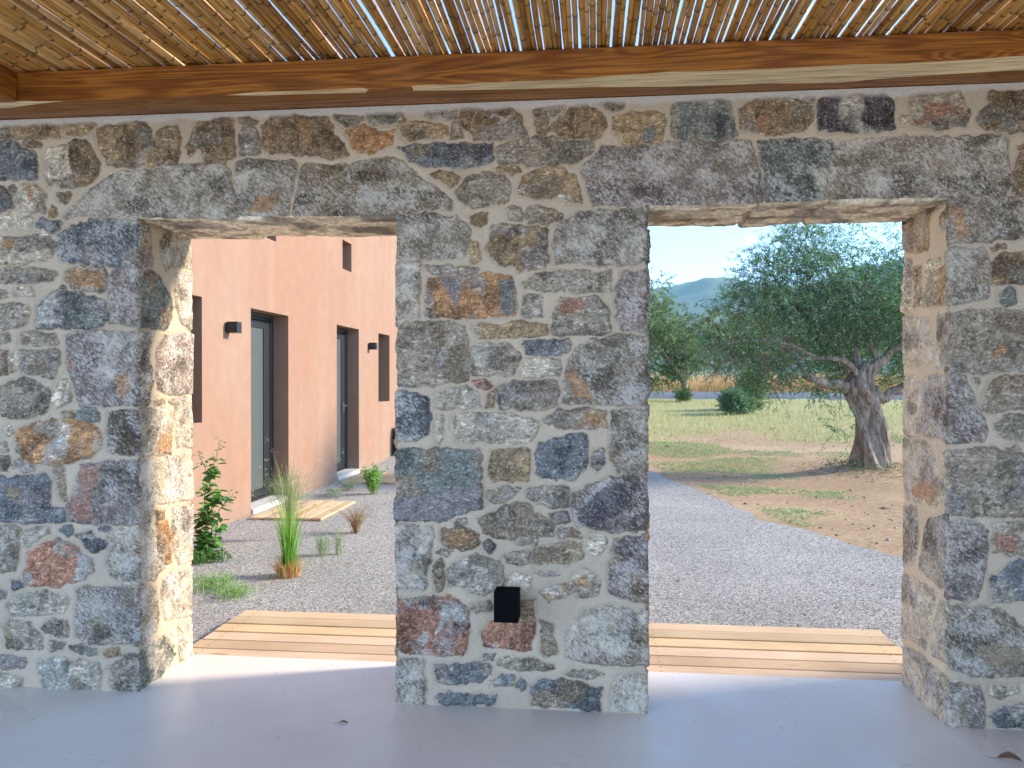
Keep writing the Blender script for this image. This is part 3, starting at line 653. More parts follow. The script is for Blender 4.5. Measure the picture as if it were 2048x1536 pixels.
[0,9,0,-892,464,-736,480,-650,483,-587,451,-558,435,-558,333,-561,287,-587,230,-690,226,-858,232,-893,276],
[0,1,3,-696,442,-587,451,-564,378,-661,386,-667,329,-713,316,-690,374],
[0,1,3,-788,297,-748,327,-730,293,-765,263],
[0,9,0,-484,335,-450,376,-337,385,-281,376,-253,388,-275,308,-281,263,-393,271,-484,279],
[0,0,0,-225,389,-180,379,-185,328,-166,290,-174,245,-202,238,-225,254,-230,327],
[0,1,1,-113,336,-58,405,-35,439,53,458,163,451,236,436,236,215,108,211,-2,212,-113,236],
[0,0,0,-484,234,-444,235,-444,213,-490,211],
[0,2,0,-707,169,-587,185,-518,199,-467,184,-461,144,-507,114,-633,98,-696,112],
[0,0,0,-427,196,-382,220,-264,219,-174,189,-225,176,-337,172],
[0,2,0,-450,116,-405,146,-360,137,-360,103,-439,100],
[0,2,0,-343,98,-314,122,-298,94,-314,88],
[0,2,0,-269,90,-236,125,-113,130,-58,121,31,97,20,57,25,13,-30,11,-197,15,-264,23],
[0,2,0,-696,33,-633,53,-439,49,-444,15,-621,8,-684,5],
[0,1,1,-893,202,-759,195,-754,2,-893,-4,-893,93],
[0,1,0,-113,158,-85,181,42,169,-24,144],
[0,1,1,80,104,108,150,163,163,236,177,236,6,135,12,81,21],
[0,1,0,-376,564,-337,593,-281,583,-286,544,-320,498,-371,519],
[0,7,0,-331,475,-264,471,-258,404,-331,385],
[0,0,0,-535,447,-461,466,-456,438,-518,424],
[0,8,3,1486,2169,1533,2160,1556,2046,1510,2038,1487,2027],
[0,0,1,1479,1994,1610,1992,1629,1947,1633,1809,1610,1789,1549,1778,1479,1771],
[0,6,0,1640,2004,1686,2007,1686,1995,1644,1991],
[0,7,0,1652,1935,1683,1966,1767,1977,1853,1976,1854,1855,1767,1852,1710,1853,1656,1858],
[0,5,0,1671,1813,1702,1833,1732,1820,1736,1772,1695,1752,1675,1777],
[0,7,3,1587,1721,1768,1723,1816,1670,1768,1630,1722,1639,1626,1680],
[0,8,3,1630,1566,1664,1598,1703,1618,1684,1537,1634,1538],
[0,3,1,1480,1473,1526,1469,1550,1416,1577,1375,1600,1306,1627,1242,1608,1201,1481,1192],
[0,0,0,1577,1461,1592,1457,1590,1432,1580,1436],
[0,0,0,1646,1440,1695,1469,1768,1465,1855,1456,1855,1336,1769,1335,1665,1323,1615,1323,1619,1355],
[0,1,0,1665,1262,1703,1295,1769,1303,1817,1303,1818,1207,1727,1202,1684,1226],
[0,0,0,1700,1169,1749,1178,1757,1158,1704,1157],
[0,0,0,1659,816,1666,852,1770,862,1856,864,1857,735,1770,729,1651,738],
[0,9,3,1651,819,1731,813,1743,744,1651,738],
[0,0,1,1476,500,1590,508,1660,498,1728,467,1771,420,1858,415,1858,221,1744,221,1630,220,1576,222,1529,233,1477,280],
[0,6,3,1591,349,1744,354,1772,307,1706,247,1591,292],
[0,0,1,1477,182,1591,174,1614,146,1618,69,1611,12,1478,2],
[0,1,0,1645,176,1699,174,1691,133,1649,136],
[0,1,0,1710,175,1744,176,1745,152,1706,146],
[0,2,0,1649,54,1699,89,1772,104,1859,100,1859,19,1668,10],
[1,6,1,-12,2179,93,2191,109,2077,117,1994,-12,1976],
[1,1,1,194,2125,239,2200,510,2216,514,2046,292,2025,238,1993,203,2045],
[1,5,0,3,1951,117,1971,185,1947,255,1884,291,1814,273,1749,236,1708,-6,1701],
[1,1,1,329,1985,514,2031,518,1711,384,1748,337,1818,319,1915],
[1,0,0,139,1352,217,1354,226,1335,148,1332],
[1,0,0,262,1348,317,1349,307,1332],
[1,0,0,-7,1324,289,1313,288,1211,279,1089,138,1097,7,1091,-8,1183],
[1,8,3,147,1186,288,1181,270,1090,147,1101],
[1,1,1,335,1356,506,1368,515,1099,353,1122,335,1208,316,1308],
[1,1,1,-16,1664,117,1667,87,1559,112,1452,90,1345,-17,1338],
[1,3,1,236,1674,509,1690,508,1383,253,1382,163,1408,146,1502,164,1614],
[1,1,1,-14,1077,144,1051,140,969,113,841,104,771,-15,785],
[1,1,1,180,1064,420,1077,512,991,506,841,260,840,139,859,139,914,162,1030],
[1,1,1,-10,772,137,754,145,611,214,529,127,493,-11,510],
[1,7,0,145,814,224,801,223,772,154,780],
[1,8,0,145,762,232,756,268,686,267,540,196,547,145,630],
[1,1,1,305,802,509,800,513,494,351,521,295,608],
[1,1,1,222,478,369,472,508,459,507,211,230,269,195,389],
[1,1,1,-11,472,119,451,152,395,160,293,143,241,76,216,-12,218],
[1,1,0,230,190,312,188,330,117,302,107],
[1,5,0,-5,161,109,196,212,181,311,60,185,8,-5,11],
[1,1,1,349,186,506,157,511,0,367,15,349,46],
[2,6,1,522,2213,382,2225,210,2185,199,2101,209,2038,392,2046,521,2104],
[2,6,1,82,2154,-1,2181,-29,2094,72,2102],
[2,1,0,229,1967,100,1973,90,1867,108,1773,260,1783,250,1865],
[2,6,0,81,1920,-29,1945,-30,1776,99,1784],
[2,0,0,358,1968,282,1961,291,1786,357,1796],
[2,1,0,509,2036,403,2011,396,1777,507,1787],
[2,1,1,516,1760,219,1713,166,1628,176,1534,412,1521,515,1552],
[2,1,1,117,1731,-31,1715,-32,1496,115,1503],
[2,1,1,513,1162,248,1177,174,1134,83,1006,122,912,432,894,512,1065],
[2,1,1,60,1145,-34,1162,-35,945,68,929],
[2,1,1,509,506,293,537,120,522,180,413,232,250,348,255,508,216],
[2,1,1,518,1458,355,1466,290,1435,288,1213,410,1192,516,1222],
[2,3,1,258,1453,176,1470,-32,1469,-33,1202,96,1201,246,1207,268,1325],
[2,8,3,386,970,193,1012,95,982,114,925,193,900,386,924],
[2,0,1,514,849,330,860,329,771,307,717,362,606,513,547],
[2,0,1,192,831,1,889,-36,799,-37,605,73,568,296,599,243,721],
[2,1,1,73,504,-37,523,-38,261,149,252,150,363],
[2,1,1,486,154,315,203,-3,195,-39,200,-40,23,-4,7,486,-1]]
PAL = dict(g=(.275, .248, .208), w=(.44, .405, .345), b=(.150, .157, .166), p=(.262, .228, .218), k=(.075, .064, .070), e=(.165, .178, .160),
           s=(.74, .65, .49), t=(.29, .22, .14), n=(.215, .16, .105), o=(.38, .21, .10), r=(.34, .17, .11))  # s: soffit stone, paled to carry light bounced up from the floor
stones = dict(F=[], L=[], R=[], A=[], B=[], SL=[], SR=[])
patches = dict(F=[], L=[], R=[], A=[], B=[], SL=[], SR=[])
for row in STONES:
    P = np.array(row[3:], float).reshape(-1, 2)/1000; h = ('F', 'L', 'R')[row[0]]
    c, t = ('g', 'w', 'b', 'p', 'k', 'e', 't', 'n', 'o', 'r')[row[1]], ('N', 'P', 'L', 'X')[row[2]]
    (patches if t == 'X' else stones)[h].append((c, t, P))
rs = R(11)
def filler(ulo, uhi, vlo, vhi, out, seed, scale=1.0):
    """random rubble for stretches the photograph does not show"""
    q = R(seed); v = vlo
    while v < vhi-.03:
        hh = q.uniform(.10, .24)*scale
        if v+hh > vhi-.05: hh = vhi-v
        u = ulo-q.uniform(0, .1)
        while u < uhi:
            ww = q.uniform(.12, .38)*scale
            if u+ww > uhi-.06: ww = uhi-u
            if ww > .05:
                c = 'gggwbpntteo'[q.integers(11)]; t = 'PNN'[q.integers(3)]
                m = .012; k = q.uniform(-.015, .015, 16)
                a, b_, c_, d = u+m, u+ww-m, v+m, v+hh-m; cx = min(.03, ww*.2); cy = min(.03, hh*.2)
                P = np.array([(a+cx, c_), (b_-cx, c_), (b_, c_+cy), (b_, d-cy), (b_-cx, d), (a+cx, d), (a, d-cy), (a, c_+cy)])
                P += k.reshape(8, 2); out.append((c, t, P))
            u += ww
            if ww < .05: break
        v += hh
filler(X0, -2.84, 0, ZT, stones['F'], 3); filler(1.86, X1, 0, ZT, stones['F'], 4)
# snap front stones that reach a corner a little way round it, and build each jamb list in (u,z)
def snap(P, xc, sgn):
    P = P.copy(); m = np.abs(P[:, 0]-xc) < .018; P[m, 0] = xc+sgn*.03; return P
front = []
for c, t, P in stones['F']:
    for xc, sg in ((XL, 1), (XA, -1), (XB, 1), (XR, -1)):
        if P[:, 1].mean() < 2.2: P = snap(P, xc, sg)
    if t == 'L':
        P = P.copy(); mm = (P[:, 1] < 2.228) & (((P[:, 0] > XL) & (P[:, 0] < XA)) | ((P[:, 0] > XB) & (P[:, 0] < XR))); P[mm, 1] = 2.17
        k2 = ~mm & (P[:, 1] < 2.215); P[k2, 1] = 2.215
    front.append((c, t, P))
def jamb(lst, f, cen):
    o = []
    for c, t, P in lst:
        P = P.copy(); y = P[:, 0]; y[y < .02] = -.012; y[y > TH-.02] = TH+.05
        P[:, 0] = f(y); o.append((c, t, P))
    return o
jl = jamb(stones['L'], lambda y: XL+y, XL); jr = jamb(stones['R'], lambda y: XR-y, XR)
pl_ = [(c, t, np.stack([XL+P[:, 0], P[:, 1]], 1)) for c, t, P in patches['L']]
pr_ = [(c, t, np.stack([XR-P[:, 0], P[:, 1]], 1)) for c, t, P in patches['R']]
sa, sb = [], []
filler(.03, TH, 0, 2.19, sa, 5); filler(.03, TH, 0, 2.19, sb, 6)
ja = [(c, t, np.stack([XA-P[:, 0], P[:, 1]], 1)) for c, t, P in sa]
jb = [(c, t, np.stack([XB+P[:, 0], P[:, 1]], 1)) for c, t, P in sb]
# soffits: undersides of the lintel slabs, v = 2.2 - y
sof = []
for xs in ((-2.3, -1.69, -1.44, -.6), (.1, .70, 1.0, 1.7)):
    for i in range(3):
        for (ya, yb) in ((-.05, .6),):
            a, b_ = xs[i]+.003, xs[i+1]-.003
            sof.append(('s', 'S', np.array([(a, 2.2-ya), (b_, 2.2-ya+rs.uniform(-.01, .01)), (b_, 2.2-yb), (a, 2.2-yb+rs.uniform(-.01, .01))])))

def psd(P, x, y):
    """signed distance to polygon, positive inside"""
    d = np.full(x.shape, 1e9); ins = np.zeros(x.shape, bool); n = len(P)
    for i in range(n):
        a = P[i]; b_ = P[(i+1) % n]; e = b_-a; wx, wy = x-a[0], y-a[1]
        t = np.clip((wx*e[0]+wy*e[1])/(e@e+1e-12), 0, 1)
        d = np.minimum(d, (wx-e[0]*t)**2+(wy-e[1]*t)**2)
        c = (a[1] > y) != (b_[1] > y)
        if e[1] != 0: ins ^= c & (x < e[0]*(y-a[1])/e[1]+a[0])
    return np.where(ins, 1, -1)*np.sqrt(d)

def field(u, v, slist, plist, seed0=0):
    """height, colour, kind and stone id on a grid of wall coordinates"""
    sh = u.shape; w1 = (fbm(u*28, v*28, 3)-.5)*.030+(vn(u*110, v*110, 5)-.5)*.005; w2 = (fbm(u*28, v*28, 8)-.5)*.030+(vn(u*110, v*110, 9)-.5)*.005
    uw, vw = u+w1, v+w2
    best = np.full(sh, -.05); sid = np.full(sh, -1, int)
    mort = np.array([.58, .465, .335])*(.86+.30*fbm(u*5, v*5, 77)[..., None])*np.array([1, 1, 1])
    hm = (fbm(u*14, v*14, 21)-.5)*.010+(fbm(u*60, v*60, 22)-.5)*.003
    col = mort.copy(); H = hm.copy(); kind = np.zeros(sh)
    for i, (c, t, P) in enumerate(slist):
        lo, hi = P.min(0)-.05, P.max(0)+.05
        ji = np.where((u[:, 0] > lo[0]) & (u[:, 0] < hi[0]))[0]; jj = np.where((v.min(0) < hi[1]) & (v.max(0) > lo[1]))[0]
        if not len(ji) or not len(jj): continue
        s = (slice(ji[0], ji[-1]+1), slice(jj[0], jj[-1]+1))
        sd = psd(P, uw[s], vw[s])+(.0095 if t != 'S' else 0); m = sd > best[s]
        best[s] = np.where(m, sd, best[s]); 
        q = R(1000+i+seed0*7); uu, vv = u[s], v[s]; ce = P.mean(0)
        base = np.array(PAL[c])*q.uniform(.88, 1.12)*(np.array([1.05, 1, .93]) if c in 'gwptn' else 1)
        alt = np.array(PAL['gnwtgp'[q.integers(6)]])
        f1 = fbm(uu*9+i*3.1, vv*9, i+50); f2 = fbm(uu*30, vv*30+i, i+90)
        mixf = sst(.52, .64, f1)*.75
        cc = base*(1-mixf[..., None])+alt*mixf[..., None]
        f3 = fbm(uu*75, vv*75+i, i+120, 3); f4 = fbm(uu*7-i, vv*11+i, i+140)
        cc = cc*((.56+.54*f2)*(.60+.80*f3)*(1-.42*sst(.54, .66, f4)))[..., None]*1.42*np.array([1.05, 1, .92])
        if t == 'N':
            v1 = np.exp(-((fbm(uu*9+i, vv*16, i+160)-.5)/.010)**2)*sst(.45, .6, f1); v2 = np.exp(-((fbm(uu*14, vv*8+i, i+180)-.5)/.012)**2)
            cc = cc*(1-.55*v2[..., None]); cc = cc*(1-.6*v1[..., None])+np.array([.52, .48, .42])*.6*v1[..., None]
        ins = sst(-.001, .004, sd)
        tx, ty = q.uniform(-.03, .03, 2); Hs = q.uniform(.003, .008) if t != 'N' else q.uniform(.003, .013)
        rel = (uu-ce[0])*tx+(vv-ce[1])*ty
        if t == 'N':
            a_ = q.uniform(0, 3.1); cu, cv = math.cos(a_), math.sin(a_)
            fa = fbm((uu*cu+vv*cv)*10+i, (vv*cu-uu*cv)*26, i+7)
            fac = np.floor(fa*7)/7
            rough = (fac-.5)*.026+(f2-.5)*.014+(f3-.5)*.007
        elif t == 'S': rough = (fbm(uu*5, vv*30, i+7)-.5)*.030+(f2-.5)*.008
        else: rough = (f1-.5)*.010+(fbm(uu*85, vv*85, i)-.5)*.0075
        hh = (Hs+rel+rough)*sst(-.001, .010, sd)-.0065*np.exp(-((sd+.002)/.0045)**2)
        H[s] = np.where(m & (sd > -.012), hm[s]*(1-ins)+hh, H[s])
        col[s] = np.where((m & (ins > 0))[..., None], mort[s]*(1-ins[..., None])+cc*ins[..., None], col[s])
        # mortar smeared over the stone rims
        kd = {'N': 1., 'P': 2., 'L': 2., 'S': .3}[t]
        kind[s] = np.where(m, ins*kd, kind[s]); sid[s] = np.where(m & (sd > 0), i, sid[s])
    for c, t, P in plist:
        lo, hi = P.min(0)-.03, P.max(0)+.03
        ji = np.where((u[:, 0] > lo[0]) & (u[:, 0] < hi[0]))[0]; jj = np.where((v.min(0) < hi[1]) & (v.max(0) > lo[1]))[0]
        if not len(ji) or not len(jj): continue
        s = (slice(ji[0], ji[-1]+1), slice(jj[0], jj[-1]+1))
        sd = psd(P, uw[s]+(w2[s])*1.2, vw[s]-(w1[s])*1.2); k = sst(-.006, .008, sd)*(sid[s] >= 0)*.9
        pc = np.array(PAL[c])*(.7+.6*fbm(u[s]*40, v[s]*40, 5))[..., None]
        col[s] = col[s]*(1-k[..., None])+pc*k[..., None]
        if c in 'onrekt': kind[s] = np.where(k > .5, np.minimum(kind[s], 1.35), kind[s])
    return H, col, kind, sid

def lines(*segs):
    o = []
    for a, b_, st in segs:
        n = max(1, int(round((b_-a)/st))); o += list(np.linspace(a, b_, n+1)[:-1])
    return np.array(o+[segs[-1][1]])
ST = .0048
gx = lines((X0, -2.85, .012), (-2.85, XL, ST), (XL, XA, ST), (XA, XB, ST), (XB, XR, ST), (XR, 1.95, ST), (1.95, X1, .012))
gz = lines((-.02, 2.2, ST), (2.2, ZT, ST))
def lz(x): return np.interp(x, [XL, XA, XB, XR], [.000, -.010, .008, .014])
GX, GZ = np.meshgrid(gx, gz, indexing='ij')
GZ = GZ+lz(GX)*np.clip(1-np.abs(GZ-2.2)/.25, 0, 1)
H, C_, K_, ID = field(GX, GZ, front, patches['F'])
# whitish mortar run along the wall head under the beam
wm = sst(2.635, 2.662, GZ+(fbm(GX*9, GZ*9, 2)-.5)*.03)
C_ = C_*(1-wm[..., None])+np.array([.66, .61, .54])*wm[..., None]; K_ = K_*(1-wm); H = H*(1-wm)+.004*wm
Pz = np.stack([GX, -H, GZ], -1)
RD = .011
def near(d): return np.where(d < RD, (RD-d)**2/(2*RD)*.9, 0)
ex = {v_: int(np.argmin(np.abs(gx-v_))) for v_ in (XL, XA, XB, XR)}; kz = int(np.argmin(np.abs(gz-2.2)))
for xc, sg, rng_ in ((XL, 1, None), (XA, -1, None), (XB, 1, None), (XR, -1, None)):
    # rounding of the arris on the stone side
    d = (xc-GX)*sg; m = (d >= -1e-6) & (d < RD) & (np.arange(len(gz))[None] <= kz)
    Pz[..., 1] += np.where(m, near(np.abs(d)), 0)
    i = ex[xc]; Pz[i, :kz+1, 0] += sg*(H[i, :kz+1]-near(0.))
for a, b_ in ((XL, XA), (XB, XR)):
    i0, i1 = ex[a], ex[b_]; d = GZ-(2.2+lz(GX)); ii = np.arange(len(gx))[:, None]
    m = (d >= -1e-6) & (d < RD) & (ii >= i0) & (ii <= i1); Pz[..., 1] += np.where(m, near(np.abs(d)), 0)
    Pz[i0:i1+1, kz, 2] -= H[i0:i1+1, kz]-near(0.)

wall = empty('stone_wall', (0, 0, 0))
tag(wall, 'thick rubble stone wall with pale mortar joints and two tall square openings', 'stone wall')
def grid_faces(nx, nz_, keep=None, flip=False):
    i, j = np.meshgrid(np.arange(nx-1), np.arange(nz_-1), indexing='ij'); a = i*nz_+j
    q = np.stack([a, a+nz_, a+nz_+1, a+1], -1)
    if flip: q = q[..., ::-1]
    return q if keep is None else q[keep]
fi, fj = np.meshgrid(np.arange(len(gx)-1), np.arange(len(gz)-1), indexing='ij')
hole = np.zeros(fi.shape, bool)
for a, b_ in ((XL, XA), (XB, XR)): hole |= (fi >= ex[a]) & (fi < ex[b_]) & (fj < kz)
lint = [i for i, s in enumerate(front) if s[1] == 'L']
fid = ID[:-1, :-1]
def submesh(name, keep, mats, parent):
    F = grid_faces(len(gx), len(gz), keep); used, inv = np.unique(F.ravel(), return_inverse=True)
    return npmesh(name, Pz.reshape(-1, 3)[used], inv.reshape(-1, 4), mats, parent, True, {'Col': C_.reshape(-1, 3)[used], 'kind': K_.ravel()[used]})
isl = np.isin(fid, lint)
submesh('masonry_face', ~hole & ~isl, M['stone'], wall)
for k in lint: submesh('lintel_stone', ~hole & (fid == k), M['stone'], wall)
# jambs
gy = lines((0, TH, ST))
def jamb_strip(xc, sg, slist, plist, umap):
    i = ex[xc]; zr = GZ[i, :kz+1]; Y, Z = np.meshgrid(gy, zr, indexing='ij'); U = umap(Y)
    order = np.argsort(U[:, 0]); 
    Us, Zs = U[order], Z[order]
    h, c, k, _ = field(Us, Zs, front+slist, plist, 0)
    if slist is jl or slist is jr: c = c*(1+(-.12 if slist is jl else .25)*sst(.0, .05, np.abs(Us-xc)))[..., None]*np.array([1.03, 1, .93])  # jamb light put into the colour: left toned down, right lifted
    inv = np.argsort(order); h, c, k = h[inv], c[inv], k[inv]
    h[0] = H[i, :kz+1]
    X = xc+sg*(h-near(Y)); Yp = Y.copy(); Yp[0] = Pz[i, :kz+1, 1]; X[0] = Pz[i, :kz+1, 0]
    # back arris
    d = TH-Y; X -= sg*near(d)
    P = np.stack([X, Yp, Z], -1); P[0, kz] = Pz[i, kz]
    npmesh('jamb_face', P.reshape(-1, 3), grid_faces(len(gy), kz+1, flip=(sg < 0)).reshape(-1, 4), M['stone'], wall, True, {'Col': c.reshape(-1, 3), 'kind': k.ravel()})
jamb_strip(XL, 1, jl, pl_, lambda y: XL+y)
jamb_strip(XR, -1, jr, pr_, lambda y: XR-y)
jamb_strip(XA, -1, ja, [], lambda y: XA-y)
jamb_strip(XB, 1, jb, [], lambda y: XB+y)
for a, b_ in ((XL, XA), (XB, XR)):
    i0, i1 = ex[a], ex[b_]; xs = gx[i0:i1+1]; XX, YY = np.meshgrid(xs, gy, indexing='ij'); V = 2.2-YY
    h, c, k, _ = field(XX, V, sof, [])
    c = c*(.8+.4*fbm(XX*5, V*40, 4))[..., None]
    h[:, 0] = H[i0:i1+1, kz]
    Zz = 2.2+lz(XX)-(h-near(YY))+near(TH-YY); P = np.stack([XX, YY, Zz], -1); P[:, 0] = Pz[i0:i1+1, kz]
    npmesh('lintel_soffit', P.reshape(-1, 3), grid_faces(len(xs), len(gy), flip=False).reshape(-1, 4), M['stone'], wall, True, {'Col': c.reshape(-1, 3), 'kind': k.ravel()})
cb = MB(); mc = (.42, .37, .31); e_ = .02
for a, b_ in ((X0, XL), (XA, XB), (XR, X1)): cb.box((a+(e_ if a != X0 else 0), e_, -.1), (b_-(e_ if b_ != X1 else 0), TH-.004, 2.215), mc)
cb.box((X0, e_, 2.235), (X1, TH-.002, ZT-.004), mc)
core = cb.build('wall_core', M['stone'], wall)
a_ = core.data.attributes.new('kind', 'FLOAT', 'POINT')

# ---------------------------------------------------------------- ground, floor, gravel, road, hills
PR = np.array([(-300, -.10), (10, -.085), (13.5, .16), (18.5, .54), (26.5, .70), (29, .80), (33, .93), (60, 1.1), (9000, 1.1)])
def terr(x, y): return np.interp(y, PR[:, 0], PR[:, 1])
ty = np.concatenate([[-400, -60, -10, 0], np.arange(.5, 40, .5), [45, 50, 60, 80, 120, 200, 400, 800, 1600, 3200, 6000]])
tx = np.concatenate([[-6000, -3000, -1500, -600, -200, -80, -40, -20], np.arange(-15, 25, .5), [30, 40, 60, 100, 200, 600, 1500, 3000, 6000]])
TX, TY = np.meshgrid(tx, ty, indexing='ij'); TZ = terr(TX, TY)+np.where((TY > 10.5) & (TY < 60), (fbm(TX*.5, TY*.5, 5)-.5)*.10, 0)
TZ += .17*np.exp(-(((TX-4.55)/.95)**2+((TY-9.95)/.85)**2))
TZ += np.where(TY < .6, -.12, 0)
g = npmesh('ground', np.stack([TX, TY, TZ], -1).reshape(-1, 3), grid_faces(len(tx), len(ty)).reshape(-1, 4), M['ground'], smooth=True); tag(g, kind='structure')
fl = MB(); fl.box((X0-4.5, -11, -.16), (X1+6, -2.7, 0.0)); fl.box((X0-1.2, -2.7, -.16), (X1, .505, 0.0)); tag(fl.build('floor', M['floor']), kind='structure')
# gravel sheet with a wandering edge
ed = np.array([(9, .52), (5, 1.3), (3.5, 2.25), (2.62, 3.5), (2.36, 4.1), (2.1, 4.75), (1.8, 5.3), (1.62, 6.7), (1.22, 8.4), (.90, 10.0), (.5, 11.6), (-.4, 14), (-2, 17), (-3.6, 18)])
yy = np.linspace(.52, 17.9, 240); rt = np.interp(yy, ed[:, 1], ed[:, 0])+(fbm(yy*3, yy*0, 4)-.5)*.14
V = []; 
xs_ = np.linspace(0, 1, 60)
for y_, r_ in zip(yy, rt): V += [(-8+(r_+8)*t, y_, terr(0, y_)+.022+.006*float(vn(np.array(y_*3.), np.array((-8+(r_+8)*t)*3.), 4))) for t in xs_]
g = npmesh('gravel_path', np.array(V), grid_faces(240, 60, flip=True).reshape(-1, 4), M['gravel'], smooth=True); tag(g, kind='structure')
# road
rx = np.linspace(-200, 300, 120); V = []
for x in rx:
    for t in np.linspace(0, 1, 8): 
        y_ = 27.3-.09*x*.6+t*5.2; V.append((x, y_, terr(x, y_)+(.07 if 0 < t < 1 else -.08)))
g = npmesh('road', np.array(V), grid_faces(120, 8).reshape(-1, 4), M['asphalt'], smooth=True); tag(g, kind='structure')
# hills
def ridge(name, D, pts, depth, seed):
    X = np.linspace(-1500, 2600, 240); hh = np.interp(X, [p[0] for p in pts], [p[1] for p in pts])
    T = np.linspace(0, 1, 40); XX, TT = np.meshgrid(X, T, indexing='ij')
    Hh = hh[:, None]*np.sin(np.clip(TT, 0, 1)*math.pi*.62)**1.1/np.sin(math.pi*.5)
    Hh = Hh*(.80+.4*fbm(XX/260, TT*4, seed))+(fbm(XX/60, TT*14, seed+3)-.5)*22*np.sin(TT*math.pi*.6)
    P = np.stack([XX, D+TT*depth, Hh], -1)
    o = npmesh(name, P.reshape(-1, 3), grid_faces(240, 40).reshape(-1, 4), M['hill'], smooth=True); tag(o, kind='structure')
ridge('hills', 1300, [(-1500, 120), (-300, 170), (60, 205), (150, 225), (260, 262), (330, 262), (450, 240), (560, 255), (700, 280), (1000, 230), (2600, 160)], 900, 3)

# ---------------------------------------------------------------- timber beam and rafters
tbl = np.array([(-3.5, .014, .05), (-2.62, .014, .055), (-2.45, .004, .015), (-2.3, .0, .0), (-1.62, 0, 0), (-1.45, .004, .022), (-1.2, .006, .030), (-.965, .006, .040), (-.955, .0, .0), (-.775, 0, 0), (-.765, .007, .032),
                (-.34, .007, .062), (0, .013, .07), (.3, .022, .10), (.62, .018, .11), (1.0, .022, .125), (1.3, .020, .09), (1.65, .03, .068), (3.3, .03, .07)])
bx = np.linspace(X0, X1, 520); zf = np.interp(bx, tbl[:, 0], tbl[:, 1]); yw = np.interp(bx, tbl[:, 0], tbl[:, 2])
nzz = (fbm(bx*5, bx*0, 3)-.5); on = (zf > .001); zf = zf+on*nzz*.008; yw = yw+on*(fbm(bx*4, bx*0, 9)-.5)*.014
topw = np.where(bx > .9, (fbm(bx*2.2, bx*0, 13)-.45)*.012, 0)
rows = []
for x, a, b_, tw in zip(bx, zf, yw, topw):
    rows.append([(x, .12, 2.822), (x, -.185, 2.822), (x, -.200, 2.815-tw), (x, -.2, 2.75), (x, -.2, 2.681+max(a, .0005)), (x, -.2+max(b_, .0005), 2.681), (x, -.03, 2.681), (x, .12, 2.681)])
Vb = np.array(rows); k = 8
Qb, mi = [], []
for i in range(len(bx)-1):
    for j in range(k-1):
        Qb.append((i*k+j, i*k+j+1, (i+1)*k+j+1, (i+1)*k+j)); mi.append(1 if j == 4 and on[i] else 0)
    Qb.append((i*k+k-1, i*k, (i+1)*k, (i+1)*k+k-1)); mi.append(0)
beam = npmesh('timber_beam', Vb.reshape(-1, 3), np.array(Qb), [M['beam'], M['bare']], mi=mi)
tag(beam, 'long varnished pine beam with bare wane edge resting on top of the stone wall', 'beam')
rb = MB(); rb.box((-2.675, -2.75, 2.684), (-2.545, -.203, 2.818), bev=.004)
tag(rb.build('timber_rafter', M['beamY']), 'varnished pine rafter meeting the long beam in the upper left corner', 'rafter', 'rafters under the reed ceiling')
rb = MB(); rb.box((2.50, -2.75, 2.684), (2.63, -.203, 2.818), bev=.004)
tag(rb.build('timber_rafter', M['beamY']), 'varnished pine rafter beside the house wall, right of the picture', 'rafter', 'rafters under the reed ceiling')

# ---------------------------------------------------------------- reed ceiling
q = R(21); mb = MB(); x = -3.75
while x < 3.3:
    rad = q.uniform(.0085, .0135); gap = q.uniform(0, .0014) if q.random() < .76 else q.uniform(.002, .0052)
    x += rad; xc = x; x += rad+gap
    base = np.array([(.68, .36, .085), (.60, .30, .065), (.74, .43, .13), (.40, .19, .045), (.78, .50, .19)][q.choice(5, p=[.32, .27, .2, .13, .08])])*q.uniform(.85, 1.12)
    ys = [-2.85]; cs = [1.]; rr = [1.]
    step = q.uniform(.14, .26); y = -2.85+q.uniform(0, .2)
    ph = q.uniform(0, 6); am = q.uniform(.001, .006); zo = q.uniform(-.002, .007)
    while y < .17:
        if y > -1.2 or (y < -1.2 and q.random() < .35):
            ys += [y-.010, y-.0035, y, y+.0035, y+.010]; cs += [1., .5, .14, .42, 1.12]; rr += [.97, 1.03, 1.10, 1.05, .98]
        y += step*q.uniform(.85, 1.15)
    ys.append(.21+q.uniform(-.05, .07)); cs.append(.9); rr.append(.95)
    ys = np.array(ys); P = np.stack([xc+am*np.sin(ys*1.7+ph)+.0018*np.sin(ys*6+ph*2), ys, 2.8235+rad+zo+.0015*np.sin(ys*3+ph)], 1)
    blot = np.array([1-.25*(q.random() < .3) for _ in ys])
    mb.tube(P, rad*np.array(rr), 7, base[None]*(np.array(cs)*blot)[:, None])
ree = mb.build('reed_mat', M['reed'], smooth=True)
tag(ree, 'golden reed canes laid side by side as ceiling, daylight showing through the gaps', 'reed ceiling')

# warm rendered house wall closing the porch on the right (outside the frame)
hw = MB(); hw.box((X1+.002, -2.7, -.1), (X1+.35, 1.2, 3.4))
tag(hw.build('house_wall', M['house']), 'earth coloured rendered house wall closing the right side of the porch', 'wall')

